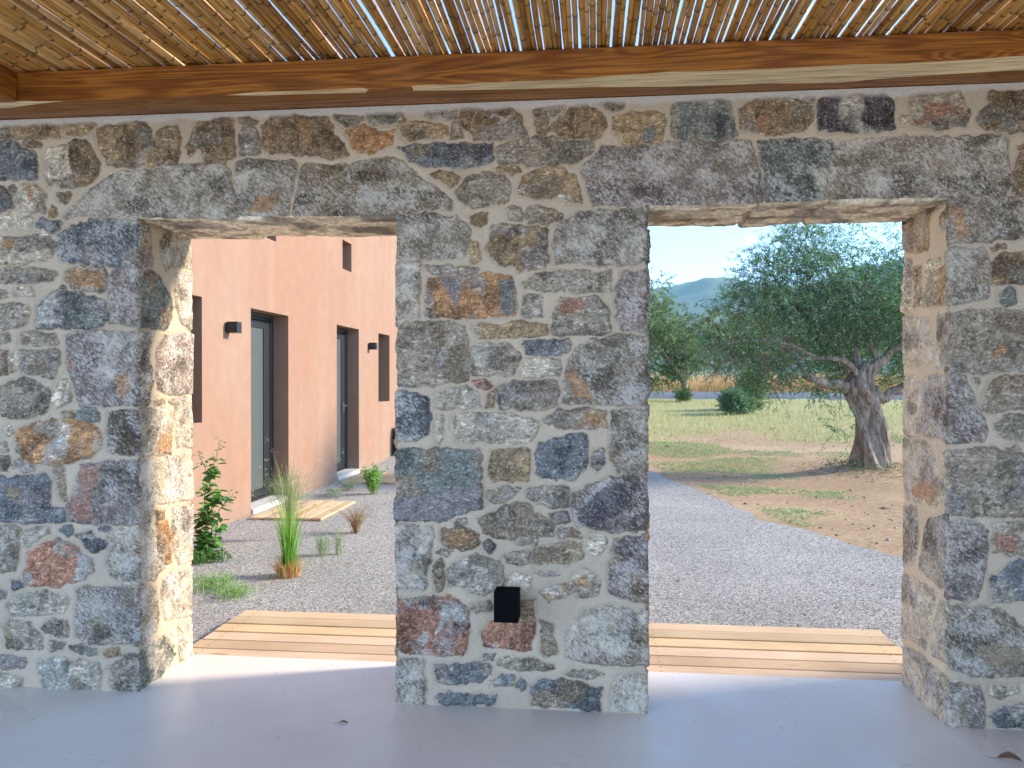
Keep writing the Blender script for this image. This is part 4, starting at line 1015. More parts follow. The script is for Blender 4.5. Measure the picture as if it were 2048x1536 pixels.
# ---------------------------------------------------------------- decks
def deck(name, x0, x1, ys, z, label, th=.028, along='X', seed=0, group=None):
    """boards butt in one thing; ys are the board edges across"""
    q = R(seed); mb = MB()
    for a, b_ in zip(ys[:-1], ys[1:]):
        t = q.uniform(.82, 1.12); c = np.array([.64, .465, .27])*np.array([t*q.uniform(.98, 1.05), t, t*q.uniform(.88, 1.12)])
        g_ = q.uniform(.005, .008); dz = q.uniform(-.004, .002); e0, e1 = q.uniform(-.008, .008, 2)
        if along == 'X': mb.box((x0+e0, a+g_, z-th+dz), (x1+e1, b_-g_, z+dz), c, .003)
        else: mb.box((a+g_, x0+e0, z-th+dz), (b_-g_, x1+e1, z+dz), c, .003)
    # bearers
    n = 4
    for i in range(n):
        p = x0+.1+(x1-x0-.2)*i/(n-1)
        if along == 'X': mb.box((p-.03, ys[0]+.03, z-th-.045), (p+.03, ys[-1]-.03, z-th-.004), (.2, .16, .12))
        else: mb.box((ys[0]+.03, p-.03, z-th-.045), (ys[-1]-.03, p+.03, z-th-.004), (.2, .16, .12))
    for a, b_ in zip(ys[:-1], ys[1:]):
        for i in range(n):
            p = x0+.1+(x1-x0-.2)*i/(n-1)
            for f in (.25, .75):
                y_ = a+(b_-a)*f; k = 8; an = np.arange(k)*2*math.pi/k; cx, cy = (p, y_) if along == 'X' else (y_, p)
                V = [(cx+.0045*math.cos(t_), cy+.0045*math.sin(t_), z+.0028) for t_ in an]+[(cx, cy, z+.003)]
                mb.add(V, T=[(k, j, (j+1) % k) for j in range(k)], c=(.09, .07, .06))
    o = mb.build(name, M['deck' if along == 'X' else 'deckY']); tag(o, label, 'wooden deck', group); return o
deck('wooden_deck', -2.21, 1.665, [.512, .64, .785, .93, 1.075, 1.22, 1.36], -.012, 'long pale board walkway laid against the outside of the stone wall', seed=4)
deck('wooden_deck', 4.70, 5.92, [-3.70, -3.57, -3.44, -3.30, -3.17, -3.03, -2.90], -.028, 'small timber step in front of the nearer grey door', along='Y', seed=5)
deck('wooden_deck', 7.72, 8.90, [-3.70, -3.57, -3.44, -3.30, -3.17, -3.03, -2.85], -.028, 'small timber step in front of the farther grey door', along='Y', seed=6)

# ---------------------------------------------------------------- peach building
BX = -3.83; DP = .20
bld = empty('peach_building', (BX, 7, 0)); tag(bld, 'peach rendered house wall with recessed doors and slot windows, seen through the left opening', 'building')
OP = {'doorA': (5.02, 6.112, 0.0, 2.262), 'doorB': (7.985, 9.10, 0.0, 2.285), 'winA': (3.1, 3.915, 1.035, 2.27), 'winC': (10.27, 11.04, 1.06, 2.295),
      'upB': (8.26, 8.71, 3.165, 3.61), 'upA': (5.27, 5.728, 3.128, 3.57)}
Y0b, Y1b, ZB, ZTb = .9, 19.0, -.12, 4.55
ysb = sorted({Y0b, Y1b, *[v for o in OP.values() for v in o[:2]]}); zsb = sorted({ZB, ZTb, *[v for o in OP.values() for v in o[2:]]})
wb = MB()
for i in range(len(ysb)-1):
    for j in range(len(zsb)-1):
        cy, cz = (ysb[i]+ysb[i+1])/2, (zsb[j]+zsb[j+1])/2
        if any(o[0] < cy < o[1] and o[2] < cz < o[3] for o in OP.values()): continue
        a, b_, c, d = ysb[i], ysb[i+1], zsb[j], zsb[j+1]
        wb.add([(BX, a, c), (BX, b_, c), (BX, b_, d), (BX, a, d)], [(0, 1, 2, 3)])
for (a, b_, c, d) in OP.values():
    D = BX-DP-.25
    wb.add([(BX, a, c), (BX, a, d), (D, a, d), (D, a, c)], [(3, 2, 1, 0)]); wb.add([(BX, b_, c), (BX, b_, d), (D, b_, d), (D, b_, c)], [(0, 1, 2, 3)])
    wb.add([(BX, a, d), (BX, b_, d), (D, b_, d), (D, a, d)], [(0, 1, 2, 3)])
    if c > .5: wb.add([(BX, a, c), (BX, b_, c), (D, b_, c), (D, a, c)], [(3, 2, 1, 0)])
# rest of the body
XB0 = BX-6
wb.add([(BX, Y0b, ZB), (BX, Y0b, ZTb), (XB0, Y0b, ZTb), (XB0, Y0b, ZB)], [(0, 1, 2, 3)]); wb.add([(BX, Y1b, ZB), (BX, Y1b, ZTb), (XB0, Y1b, ZTb), (XB0, Y1b, ZB)], [(3, 2, 1, 0)])
wb.add([(BX, Y0b, ZTb), (BX, Y1b, ZTb), (XB0, Y1b, ZTb), (XB0, Y0b, ZTb)], [(0, 1, 2, 3)]); wb.add([(XB0, Y0b, ZB), (XB0, Y0b, ZTb), (XB0, Y1b, ZTb), (XB0, Y1b, ZB)], [(0, 1, 2, 3)])
ob = wb.build('wall', M['pink'], bld); ob.location = (-BX, -7, 0)
def part(mbx, name, mat, parent, **kw):
    o = mbx.build(name, mat, parent, **kw); p = parent
    off = Vector((0, 0, 0))
    while p is not None: off += p.location; p = p.parent
    o.location = -off; return o
for nm, hs in (('doorA', False), ('doorB', True)):
    a, b_, c, d = OP[nm]; Xd = BX-DP
    fr = MB()
    for (p, q_) in (((Xd-.06, a, c+.002), (Xd, a+.07, d)), ((Xd-.06, b_-.07, c+.002), (Xd, b_-.002, d-.002)), ((Xd-.06, a+.07, d-.08), (Xd, b_-.07, d-.002)), ((Xd-.06, a+.07, c+.002), (Xd, b_-.07, c+.03))): fr.box(p, q_, bev=.003)
    dr = part(fr, 'door', M['anth'], bld)
    lf = MB(); w_ = .17
    for (p, q_) in (((a+.075, c+.035), (a+.075+w_, d-.085)), ((b_-.075-w_, c+.035), (b_-.075, d-.085)), ((a+.075+w_, d-.085-.09), (b_-.075-w_, d-.085)), ((a+.075+w_, c+.035), (b_-.075-w_, c+.13))):
        lf.box((Xd-.055, p[0], p[1]), (Xd-.015, q_[0], q_[1]), bev=.002)
    part(lf, 'leaf_frame', M['anth'], dr)
    pn = MB(); pn.box((Xd-.045, a+.075+w_-.003, c+.127), (Xd-.028, b_-.075-w_+.003, d-.172)); part(pn, 'door_panel', M['doorgrey'], dr)
    tr = MB(); tr.box((Xd-.012, a+.02, d-.03), (Xd+.012, b_-.01, d-.012), (1, 1, 1), .002); tr.box((Xd+.001, b_-.022, c), (Xd+.012, b_-.010, d-.03)); part(tr, 'trim', M['doorgrey'], dr)
    if hs:
        hd = MB(); hy = b_-.14; hd.box((Xd-.014, hy-.018, .93), (Xd-.008, hy+.018, 1.10)); hd.tube([(Xd-.010, hy, 1.04), (Xd+.04, hy, 1.04), (Xd+.045, hy-.01, 1.04), (Xd+.045, hy-.12, 1.035)], .009, 8)
        part(hd, 'handle', simple('steel_handle', (.5, .5, .5), .3, .9, .02), dr)
    sl_ = MB(); sl_.box((Xd-.06, a+.002, -.119), (BX+.03, b_-.002, c+.001), bev=.004); part(sl_, 'door_sill', M['sill'], bld)
for nm in ('winA', 'winC', 'upA', 'upB'):
    a, b_, c, d = OP[nm]; Xd = BX-DP; fr = MB(); t_ = .045
    for p, q_ in (((a, c), (a+t_, d)), ((b_-t_, c), (b_, d)), ((a+t_, d-t_), (b_-t_, d)), ((a+t_, c), (b_-t_, c+t_))): fr.box((Xd-.07, p[0], p[1]), (Xd-.02, q_[0], q_[1]), bev=.003)
    wf = part(fr, 'window', M['anth'], bld)
    gl = MB(); gl.box((Xd-.055, a+t_-.004, c+t_-.004), (Xd-.045, b_-t_+.004, d-t_+.004)); part(gl, 'pane', M['glass'], wf)

# wall lamps: up-and-down cube lights
def cube_lamp(label, loc, nrm, s, mat, group=None):
    """loc: centre of the back plate on the wall, nrm '+X' or '-Y'"""
    t = empty('wall_lamp', loc); tag(t, label, 'wall lamp', group); w, h, d = s
    def o3(p):  # (across, out, up)
        return (p[0], -p[1], p[2]) if nrm == '-Y' else (p[1], p[0], p[2])
    def bb(mbx, a, b_, bev=0):
        A, B = np.array(o3(a)), np.array(o3(b_)); mbx.box(tuple(np.minimum(A, B)), tuple(np.maximum(A, B)), bev=bev)
    b1 = MB(); g_ = .018; wt = .004
    bb(b1, (-w/2, g_, -h/2), (-w/2+wt, g_+d, h/2)); bb(b1, (w/2-wt, g_, -h/2), (w/2, g_+d, h/2))
    bb(b1, (-w/2+wt, g_, -h/2), (w/2-wt, g_+wt, h/2)); bb(b1, (-w/2+wt, g_+d-wt, -h/2), (w/2-wt, g_+d, h/2))
    b1.build('lamp_housing', mat, t)
    b2 = MB(); bb(b2, (-w*.3, 0, -h*.42), (w*.3, g_-.001, h*.30), .003); b2.build('back_plate', mat, t)
    for sg in (1, -1):
        b3 = MB(); zc = sg*(h/2-.006); bb(b3, (-w/2+wt+.0005, g_+wt+.0005, zc-.003), (w/2-wt-.0005, g_+d-wt-.0005, zc+.003)); b3.build('lamp_lens', M['lens'] if mat != M['black'] else M['black'], t)
    return t
cube_lamp('small black cube lamp low on the stone pillar between the openings', (-.372, -.006, .480), '-Y', (.104, .128, .10), M['black'])
cube_lamp('anthracite cube lamp on the peach wall left of the nearer door', (BX, 4.45, 2.005), '+X', (.11, .115, .115), M['anth'], 'lamps on the peach wall')
cube_lamp('anthracite cube lamp on the peach wall right of the farther door', (BX, 9.68, 2.035), '+X', (.11, .115, .115), M['anth'], 'lamps on the peach wall')

# dark outdoor unit standing against the far end of the peach wall
ac = empty('outdoor_unit', (BX+.22, 11.6, -.05)); tag(ac, 'dark grey air conditioning unit on the gravel at the far end of the peach wall', 'air conditioner')
b1 = MB(); b1.box((-.15, -.42, .06), (.15, .42, .62), bev=.01); b1.build('casing', M['anth'], ac)
b1 = MB(); [b1.box((.151, -.36+i*.05, .12), (.158, -.34+i*.05, .56)) for i in range(12)]; b1.build('grille', M['black'], ac)
b1 = MB(); b1.box((-.16, -.38, 0), (.16, -.30, .058)); b1.build('foot', M['black'], ac)
b1 = MB(); b1.box((-.16, .30, 0), (.16, .38, .058)); b1.build('foot', M['black'], ac)

# ---------------------------------------------------------------- vegetation helpers
def blades(mb, base, h, lean, az, w, col, seg=5, droop=.5, tipc=None):
    """curved tapering blade strips; arrays of blades"""
    base = np.atleast_2d(base); n = len(base); h = np.broadcast_to(h, n); lean = np.broadcast_to(lean, n); az = np.broadcast_to(az, n); w = np.broadcast_to(w, n)
    t = np.linspace(0, 1, seg+1)[None]
    out = lean[:, None]*h[:, None]*(t**1.7); up = h[:, None]*(t-droop*lean[:, None]*t**3)
    cx, sy = np.cos(az)[:, None], np.sin(az)[:, None]
    P = np.stack([base[:, 0:1]+out*cx, base[:, 1:2]+out*sy, base[:, 2:3]+up], -1)
    tw = az+math.pi/2+rng.uniform(-.9, .9, n); ww = (w[:, None]*(1-t)**.7+.0004)/2
    S_ = np.stack([np.cos(tw), np.sin(tw), np.zeros(n)], -1)[:, None]*ww[..., None]
    V = np.stack([P-S_, P+S_], 2).reshape(-1, 3)
    k = np.arange(n)[:, None]*(seg+1)*2+np.arange(seg)[None]*2
    Q = np.stack([k, k+1, k+3, k+2], -1).reshape(-1, 4)
    col = np.asarray(col, float)
    if col.ndim == 1: col = np.tile(col, (n, 1))
    c = np.repeat(col, (seg+1)*2, 0)
    if tipc is not None:
        tt = np.tile(np.repeat(np.linspace(0, 1, seg+1), 2), n)[:, None]; c = c*(1-tt)+np.asarray(tipc)*tt
    mb.add(V, Q, c=c)

def leaves(mb, P, D, L, Wd, col, fold=.25, nrm=None):
    """diamond leaves (4 triangles) at P along D"""
    n = len(P); D = D/(np.linalg.norm(D, axis=1)[:, None]+1e-9)
    U = rng.normal(size=(n, 3)) if nrm is None else nrm+rng.normal(size=(n, 3))*.35
    S_ = np.cross(D, U); S_ /= np.linalg.norm(S_, axis=1)[:, None]+1e-9; Nn = np.cross(S_, D)
    L = np.broadcast_to(L, n)[:, None]; Wd = np.broadcast_to(Wd, n)[:, None]
    m = P+D*L*.45
    V = np.stack([P, m+S_*Wd/2+Nn*Wd*fold, P+D*L, m-S_*Wd/2+Nn*Wd*fold], 1).reshape(-1, 3)
    k = np.arange(n)[:, None]*4; T = np.concatenate([k+np.array([[0, 1, 2]]), k+np.array([[0, 2, 3]])])
    col = np.asarray(col, float)
    if col.ndim == 1: col = np.tile(col, (n, 1))
    mb.add(V, T=T, c=np.repeat(col, 4, 0))

def tone(cols, n, j=.15, q=rng):
    c = np.array(cols)[q.integers(len(cols), size=n)]; return np.clip(c*q.uniform(1-j, 1+j, (n, 1)), 0, 1)

def crown(blobs, cols, leaf=(.055, .012), twig_len=(.25, .5), lpt=14, seed=1, dens=1., tmb=None, lmb=None, sag=.5, tc_=(1, .95, .9)):
    """blobs: (x,y,z,rx,ry,rz,n twigs,bare fraction)"""
    q = R(seed); lmb = lmb or MB(); tmb = tmb or MB()
    for bi, (x, y, z, rx_, ry_, rz_, n, bare) in enumerate(blobs):
        n = int(n*dens); u = q.normal(size=(n, 3)); u /= np.linalg.norm(u, axis=1)[:, None]; r = q.uniform(.15, 1, n)**.5
        # holes: reject by low-frequency noise
        P = np.array([x, y, z])+u*r[:, None]*np.array([rx_, ry_, rz_])
        nn = fbm(P[:, 0]*2.4+P[:, 1]*1.1, P[:, 2]*2.4+P[:, 1]*.7, 33+bi); keep = nn > .44
        P, u = P[keep], u[keep]; n = len(P)
        if not n: continue
        D = u+q.normal(size=(n, 3))*.6+np.array([0, 0, .15]); D /= np.linalg.norm(D, axis=1)[:, None]
        L = q.uniform(*twig_len, n); ts = np.linspace(0, 1, 6)
        C = P[:, None]+D[:, None]*L[:, None, None]*ts[None, :, None]; C[..., 2] -= sag*L[:, None]*ts[None]**2*.6
        r0 = .0035
        # twigs as thin 3-sided tubes, vectorised
        a = np.arange(3)*2.094; ring = np.stack([np.cos(a), np.zeros(3), np.sin(a)], -1)
        rad = (r0*(1-.75*ts))[None, :, None, None]
        V = (C[:, :, None]+ring[None, None]*rad).reshape(-1, 3)
        b_ = np.arange(n)[:, None, None]*18+np.arange(5)[None, :, None]*3; j = np.arange(3)[None, None]; j2 = (j+1) % 3
        Q = np.stack([b_+j, b_+j2, b_+3+j2, b_+3+j], -1).reshape(-1, 4); tmb.add(V, Q, c=tc_)
        lf = (q.random(n) > bare)
        cc = C[lf]; m = len(cc)
        if not m: continue
        tt = q.uniform(.1, 1, (m, lpt)); k = np.clip((tt*5).astype(int), 0, 4); f = (tt*5-k)[..., None]
        ii = np.arange(m)[:, None]; Pp = cc[ii, k]*(1-f)+cc[ii, k+1]*f; T = cc[ii, k+1]-cc[ii, k]; T /= np.linalg.norm(T, axis=-1)[..., None]+1e-9
        Dd = T*.8+q.normal(size=(m, lpt, 3))*.65
        clump = q.uniform(.65, 1.4, (m, 1))*np.ones((m, lpt))*(.82+.36*((bi*7) % 5)/4)
        c = tone(cols, m*lpt, .18, q)*clump.reshape(-1, 1)
        leaves(lmb, Pp.reshape(-1, 3), Dd.reshape(-1, 3), q.uniform(.75, 1.25, m*lpt)*leaf[0], leaf[1], c)
    return lmb, tmb

# ---------------------------------------------------------------- old olive tree
OB = np.array([4.50, 9.87, .02])
olive = empty('olive_tree', tuple(OB)); tag(olive, 'old olive tree with a thick twisted grey trunk and dense wide crown on bare earth', 'tree')
def pt(px, py, Y=9.87): return at(px, py, Y)
tp = [pt(1742, 955), pt(1741, 925), pt(1741, 890), pt(1742, 860), pt(1738, 830), pt(1730, 805), pt(1722, 785), pt(1722, 765), pt(1730, 745), pt(1745, 728)]
tp = np.array(tp); tl = np.linspace(0, 1, 60); s_ = np.linspace(0, 1, len(tp)); TPp = np.stack([np.interp(tl, s_, tp[:, i]) for i in range(3)], 1)
tr_ = np.interp(tl, [0, .04, .12, .3, .5, .62, .72, .85, 1], [.44, .34, .28, .235, .20, .205, .225, .165, .11])
tm = MB()
def rf(a, r):
    t = np.linspace(0, 1, len(r))[:, None]; A = a[None]+2.6*t
    m = 1+.16*np.sin(3*A+.4)+.09*np.sin(7*A-1.3+3*t)+.05*np.sin(13*A+5*t)+.16*(fbm(A*1.5, t*9, 3)-.5)+.10*(fbm(A*7, t*14, 8)-.5)
    g_ = -.34*np.exp(-((((A-1.0) % 6.283)-3.1)/.16)**2)*np.exp(-((t-.22)/.2)**2)-.24*np.exp(-((((A+1.2) % 6.283)-3.1)/.13)**2)*np.exp(-((t-.5)/.18)**2)
    return r[:, None]*(m+g_)
tm.tube(TPp, tr_, 72, rfun=rf)
q = R(31)
def limb(P, r0, r1, n=9, mbx=tm, seed=0, wob=.04):
    P = np.array(P); s_ = np.linspace(0, 1, len(P)); t = np.linspace(0, 1, 26)
    C = np.stack([np.interp(t, s_, P[:, i]) for i in range(3)], 1)
    for _ in range(3): C[1:-1] = (C[:-2]+C[2:]+C[1:-1]*2)/4
    C[1:] += (np.stack([fbm(t*6, t*0, seed+k) for k in range(3)], 1)[1:]-.5)*wob*2
    mbx.tube(C, r0+(r1-r0)*t**.8, n, rfun=lambda a, r: r[:, None]*(1+.12*np.sin(3*a+2)[None]+.1*(fbm(a[None]*2+r[:, None]*0, np.linspace(0, 8, len(r))[:, None], seed)-.5)*2))
    return C
# main limbs
limb([pt(1722, 800), pt(1700, 775), pt(1672, 770, 9.7), pt(1645, 768, 9.6), pt(1615, 755, 9.5)], .12, .05, seed=1)
limb([pt(1735, 800), pt(1712, 740, 9.8), pt(1688, 722, 9.7), pt(1655, 716, 9.6), pt(1610, 712, 9.5), pt(1570, 720, 9.4), pt(1520, 722, 9.3), pt(1465, 735, 9.3)], .070, .012, seed=2)
limb([pt(1745, 780), pt(1768, 798, 9.95), pt(1790, 782, 10), pt(1812, 770, 10.1), pt(1880, 740, 10.2), pt(1950, 690, 10.3)], .11, .04, seed=3)
limb([pt(1740, 745), pt(1757, 722, 9.9), pt(1776, 712, 9.95), pt(1800, 690, 10), pt(1830, 640, 10.2)], .10, .04, seed=4)
limb([pt(1733, 760), pt(1712, 712, 10), pt(1700, 670, 10.1), pt(1690, 610, 10.2), pt(1655, 540, 10.3)], .09, .025, seed=5)
limb([pt(1755, 730, 9.9), pt(1742, 690, 9.9), pt(1735, 640, 10.0), pt(1745, 570, 10.1)], .06, .02, seed=6)
limb([pt(1700, 745, 9.8), pt(1670, 690, 9.9), pt(1620, 640, 10.1), pt(1570, 590, 10.1), pt(1540, 540, 10.1)], .055, .015, seed=7)
limb([pt(1640, 717, 9.6), pt(1580, 690, 9.2), pt(1510, 680, 9.1), pt(1440, 690, 9.0)], .035, .01, seed=8)
limb([pt(1610, 755, 9.5), pt(1580, 700, 9.8), pt(1560, 640, 10), pt(1550, 560, 10.1)], .04, .01, seed=9)
trk = tm.build('trunk', M['bark'], olive, smooth=True); trk.location = -Vector(OB)
B = []
def bl(px, py, r, n, bare=.0, dy=0., fl=.85):
    c = pt(px, py, 9.87+dy); s = r*13.35/FPX; B.append((c[0], c[1], c[2], s, s*1.05, s*fl, n, bare))
for (px, py, r, n, bare, dy) in [
    (1560, 515, 52, 190, 0, 0), (1600, 490, 45, 150, 0, .5), (1650, 500, 55, 150, 0, .2), (1520, 560, 50, 210, 0, -.3), (1575, 575, 65, 330, 0, .1), (1640, 570, 70, 360, 0, -.4),
    (1700, 545, 60, 200, 0, .4), (1500, 615, 55, 230, .05, 0), (1560, 635, 65, 330, .05, -.4), (1630, 635, 70, 380, 0, .4), (1700, 615, 70, 430, 0, -.2), (1765, 580, 65, 380, 0, .1),
    (1745, 640, 66, 330, 0, .5), (1820, 610, 80, 430, 0, 0), (1880, 650, 85, 380, 0, .3), (1800, 655, 50, 230, 0, .7), (1860, 560, 80, 300, 0, 0), (1950, 620, 80, 300, 0, 0),
    (1690, 672, 42, 150, 0, .6), (1620, 680, 38, 110, .15, .4), (1655, 742, 32, 130, 0, .3), (1690, 748, 24, 70, 0, .7), (1630, 760, 24, 70, 0, 0), (1800, 755, 38, 170, 0, .5), (1850, 735, 50, 200, 0, .3),
    (1800, 520, 50, 60, 0, 0), (1740, 500, 50, 70, 0, .3), (1700, 480, 35, 40, 0, 0), (1780, 478, 32, 26, 0, 0), (1620, 465, 30, 45, 0, .1), (1575, 480, 25, 40, 0, 0),
    (1455, 660, 48, 150, .62, -.5), (1500, 685, 50, 190, .55, -.4), (1550, 705, 45, 180, .45, -.5), (1440, 715, 38, 130, .55, -.5), (1490, 735, 34, 130, .45, -.4), (1540, 752, 30, 100, .3, -.4), (1580, 730, 30, 110, .3, -.2), (1425, 640, 26, 50, .6, -.3),
    (1680, 850, 26, 14, 0, -.5)]:
    bl(px, py, r, n, bare, dy)
OC = [(.080, .22, .09), (.12, .30, .12), (.035, .12, .05), (.22, .38, .18), (.14, .30, .13), (.34, .47, .24)]
lmb, tmb = crown(B, OC, (.062, .0150), (.22, .46), 12, 5, 1.25)
o = lmb.build('crown', M['oleaf'], olive); o.location = -Vector(OB)
o = tmb.build('twigs', M['twig'], olive); o.location = -Vector(OB)
# suckers and litter at the foot
sm = MB(); q = R(9); n = 500; a = q.uniform(0, 6.28, n); r = q.uniform(.25, .75, n); P = np.stack([OB[0]+r*np.cos(a), OB[1]+r*np.sin(a)-.1, .02+q.uniform(0, .14, n)], 1); keep = (np.cos(a) < .3) | (q.random(n) < .3)
P = P[keep]; leaves(sm, P, q.normal(size=P.shape)+np.array([0, 0, .5]), .06, .018, tone([(.09, .16, .05), (.16, .2, .08)], len(P)))
n = 700; a = q.uniform(0, 6.28, n); r = q.uniform(.3, 1.2, n); P = np.stack([OB[0]-.05+r*np.cos(a), OB[1]-.1+r*np.sin(a), np.zeros(n)], 1)
P[:, 2] = -.085+.17*np.exp(-(((P[:, 0]-4.55)/.95)**2+((P[:, 1]-9.95)/.85)**2))+.035
leaves(sm, P, q.normal(size=P.shape)*np.array([1, 1, .4]), .09, .012, tone([(.22, .15, .10), (.34, .27, .2), (.12, .08, .05), (.5, .45, .38)], n))
o = sm.build('leaf_litter', M['leaf']); tag(o, 'dry leaves, twigs and suckers around the foot of the old olive trunk', 'leaf litter', kind='stuff')

# ---------------------------------------------------------------- smaller and farther trees
def tree(base, h, rw, label, cols, seed, n=300, leaf=(.09, .03), trunk=.12, dens=1., group='trees beyond the old olive', blobs=None, fork=.35, name='olive_tree'):
    q = R(seed); b_ = np.array(base, float); t = empty(name, tuple(b_)); tag(t, label, 'tree', group)
    m = MB(); m.tube([b_, b_+[.03, 0, h*fork*.5], b_+[-.02, 0, h*fork]], [trunk*1.4, trunk, trunk*.9], 9)
    BL = []
    if blobs is None:
        k = 9
        for i in range(k):
            a = q.uniform(0, 6.28); rr = q.uniform(.15, .6)*rw; zc = b_[2]+h*q.uniform(fork+.12, .82)
            BL.append((b_[0]+rr*math.cos(a), b_[1]+rr*math.sin(a), zc, rw*.52, rw*.52, h*.20, n/k, 0))
    else: BL = blobs
    for B_ in BL: 
        c = np.array(B_[:3]); s0 = b_+[0, 0, h*fork*.95]; m.tube([s0, (s0+c)/2+q.normal(size=3)*.06*rw, c], [trunk*.6, trunk*.35, .01], 6)
    o = m.build('trunk', M['bark'], t, smooth=True); o.location = -Vector(b_)
    l_ = MB(); crown(BL, cols, leaf, (.2, .5) if h < 6 else (.4, .9), 12, seed, dens, l_, l_, tc_=(.17, .12, .08))
    o = l_.build('crown', M['oleaf'], t); o.location = -Vector(b_)
    return t
def pb(px, py, r, Y, n, bare=0):
    c = at(px, py, Y); s = r*(Y+3.45)/FPX; return (c[0], c[1], c[2], s, s, s*.9, n, bare)
b0 = at(1368, 797, 25.5)
BL = [pb(*v) for v in [(1240, 590, 60, 25.5, 260), (1300, 580, 42, 25.5, 150), (1290, 640, 60, 25.3, 330), (1340, 640, 38, 25.6, 200), (1310, 700, 45, 25.4, 260), (1355, 690, 35, 25.5, 200), (1365, 735, 32, 25.5, 170), (1320, 750, 32, 25.6, 120), (1395, 715, 26, 25.7, 110), (1270, 720, 55, 25.8, 200), (1230, 670, 60, 25.8, 200)]]
tree((b0[0], 25.5, terr(0, 25.5)), 3.7, 2.2, 'younger olive tree by the road, half hidden behind the stone pillar', [(.13, .20, .07), (.18, .26, .10), (.09, .15, .06), (.26, .33, .16)], 41, leaf=(.10, .035), trunk=.13, blobs=BL, fork=.22, dens=1.6)
FT = [(2.5, 48, 5.2, 3.2), (7.5, 46, 4.6, 2.8), (11.5, 50, 5.0, 3.2), (15.5, 47, 4.7, 2.8), (20, 49, 5.6, 3.4), (26, 52, 6, 3.6), (-3.5, 52, 6, 3.6), (32, 50, 5.5, 3.4)]
nm = ['pale green tree beyond the dry grass, farthest left', 'light olive tree beyond the dry grass below the left of the old crown', 'yellowish round tree beyond the dry grass under the long twiggy limb', 'grey green tree beyond the dry grass left of the old trunk',
      'pale tree beyond the dry grass right behind the old trunk', 'tall pale tree far behind the right stone jamb', 'tall tree far beyond the road, hidden behind the stone pillar', 'rounded tree far off to the right beyond the road']
for i, (x, y, h, w_) in enumerate(FT):
    tree((x, y, terr(0, y)), h, w_, nm[i], [[(.20, .25, .08), (.30, .34, .13)], [(.16, .22, .09), (.26, .31, .15)], [(.30, .31, .12), (.40, .38, .17)]][i % 3], 60+i, n=900, leaf=(.22, .10), trunk=.15, fork=.25, group='trees beyond the road', name='tree')
# shrubs in the field
def shrub(px, py, Y, h, w_, label, cols, seed, leaf=(.06, .015), n=260, bare=0, name='shrub', cat='shrub', group=None):
    c = at(px, py, Y); c[2] = terr(0, Y)+.01; t = empty(name, tuple(c)); tag(t, label, cat, group); q = R(seed)
    BL = [(c[0]+q.uniform(-.3, .3)*w_, c[1]+q.uniform(-.2, .2)*w_, c[2]+h*q.uniform(.35, .65), w_*.36, w_*.36, h*.38, n/5, bare) for _ in range(5)]
    l_ = MB(); crown(BL, cols, leaf, (h*.25, h*.45), 12, seed, 1., l_, l_, sag=-.3, tc_=(.17, .12, .08))
    o = l_.build('foliage', M['oleaf'], t); o.location = -Vector(c); return t
shrub(1470, 826, 18.6, .56, .58, 'dense dark green shrub standing alone on the yellow grass', [(.09, .19, .10), (.14, .27, .15), (.20, .34, .19)], 71, (.07, .02), 700)
shrub(1497, 828, 18.8, .42, .30, 'small upright paler shrub touching the right side of the dark shrub', [(.14, .22, .10), (.2, .28, .12)], 72, (.07, .02), 260)
shrub(1490, 800, 20.5, 1.05, .85, 'taller leafy green shrub just behind the dark shrub under the olive limb', [(.10, .19, .07), (.16, .25, .09)], 73, (.08, .03), 700)
shrub(1365, 805, 25.0, .42, .45, 'low green tuft at the foot of the younger olive tree', [(.12, .2, .08), (.17, .26, .10)], 74, (.08, .02), 250)

# ---------------------------------------------------------------- field grasses (uncountable)
q = R(51)
def scatter(n, x0, x1, y0, y1, thr, sc, seed, hi=False):
    P = np.stack([q.uniform(x0, x1, n), q.uniform(y0, y1, n)], 1); nn = fbm(P[:, 0]*sc*.7, P[:, 1]*sc*1.3, seed)
    P = P[nn > thr+q.uniform(-.05, .05, len(P))-(.09*np.exp(-((P[:, 0]-2.2)/1.6)**2-((P[:, 1]-11.2)/1.6)**2) if seed == 16 else 0)]; return np.stack([P[:, 0], P[:, 1], terr(0, P[:, 1])+(fbm(P[:, 0]*.5, P[:, 1]*.5, 5)-.5)*.10*((P[:, 1] > 10.5))], 1)
m = MB(); P = scatter(26000, -2, 24, 13.2, 26.0, .40, .5, 6); n = len(P)
blades(m, P, q.uniform(.05, .20, n), q.uniform(.1, .8, n), q.uniform(0, 6.28, n), .012, tone([(.40, .42, .17), (.56, .52, .24), (.30, .38, .14), (.66, .58, .32)], n), 2)
tag(m.build('field_grass', M['straw']), 'sunlit yellow green grass covering the field before the road', 'grass', kind='stuff')
m = MB(); P = scatter(150000, .5, 14, 4.5, 14.5, .56, .9, 16); 
edge = np.interp(P[:, 1], ed[::1, 1], ed[::1, 0]); P = P[P[:, 0] > edge+.25]; n = len(P)
blades(m, P, q.uniform(.02, .05, n), q.uniform(.5, 1.4, n), q.uniform(0, 6.28, n), .012, tone([(.20, .36, .16), (.27, .42, .18), (.36, .44, .20)], n), 2)
tag(m.build('weed_patches', M['leaf']), 'low green weed patches on the bare earth around the olive', 'weeds', kind='stuff')
m = MB(); n = 5200; P = np.stack([q.uniform(.5, 14, n), q.uniform(3.2, 16, n)], 1); P = P[(P[:, 0] > np.interp(P[:, 1], ed[:, 1], ed[:, 0])+.05) & (fbm(P[:, 0]*1.3, P[:, 1]*1.3, 71) > .42)]; n = len(P)
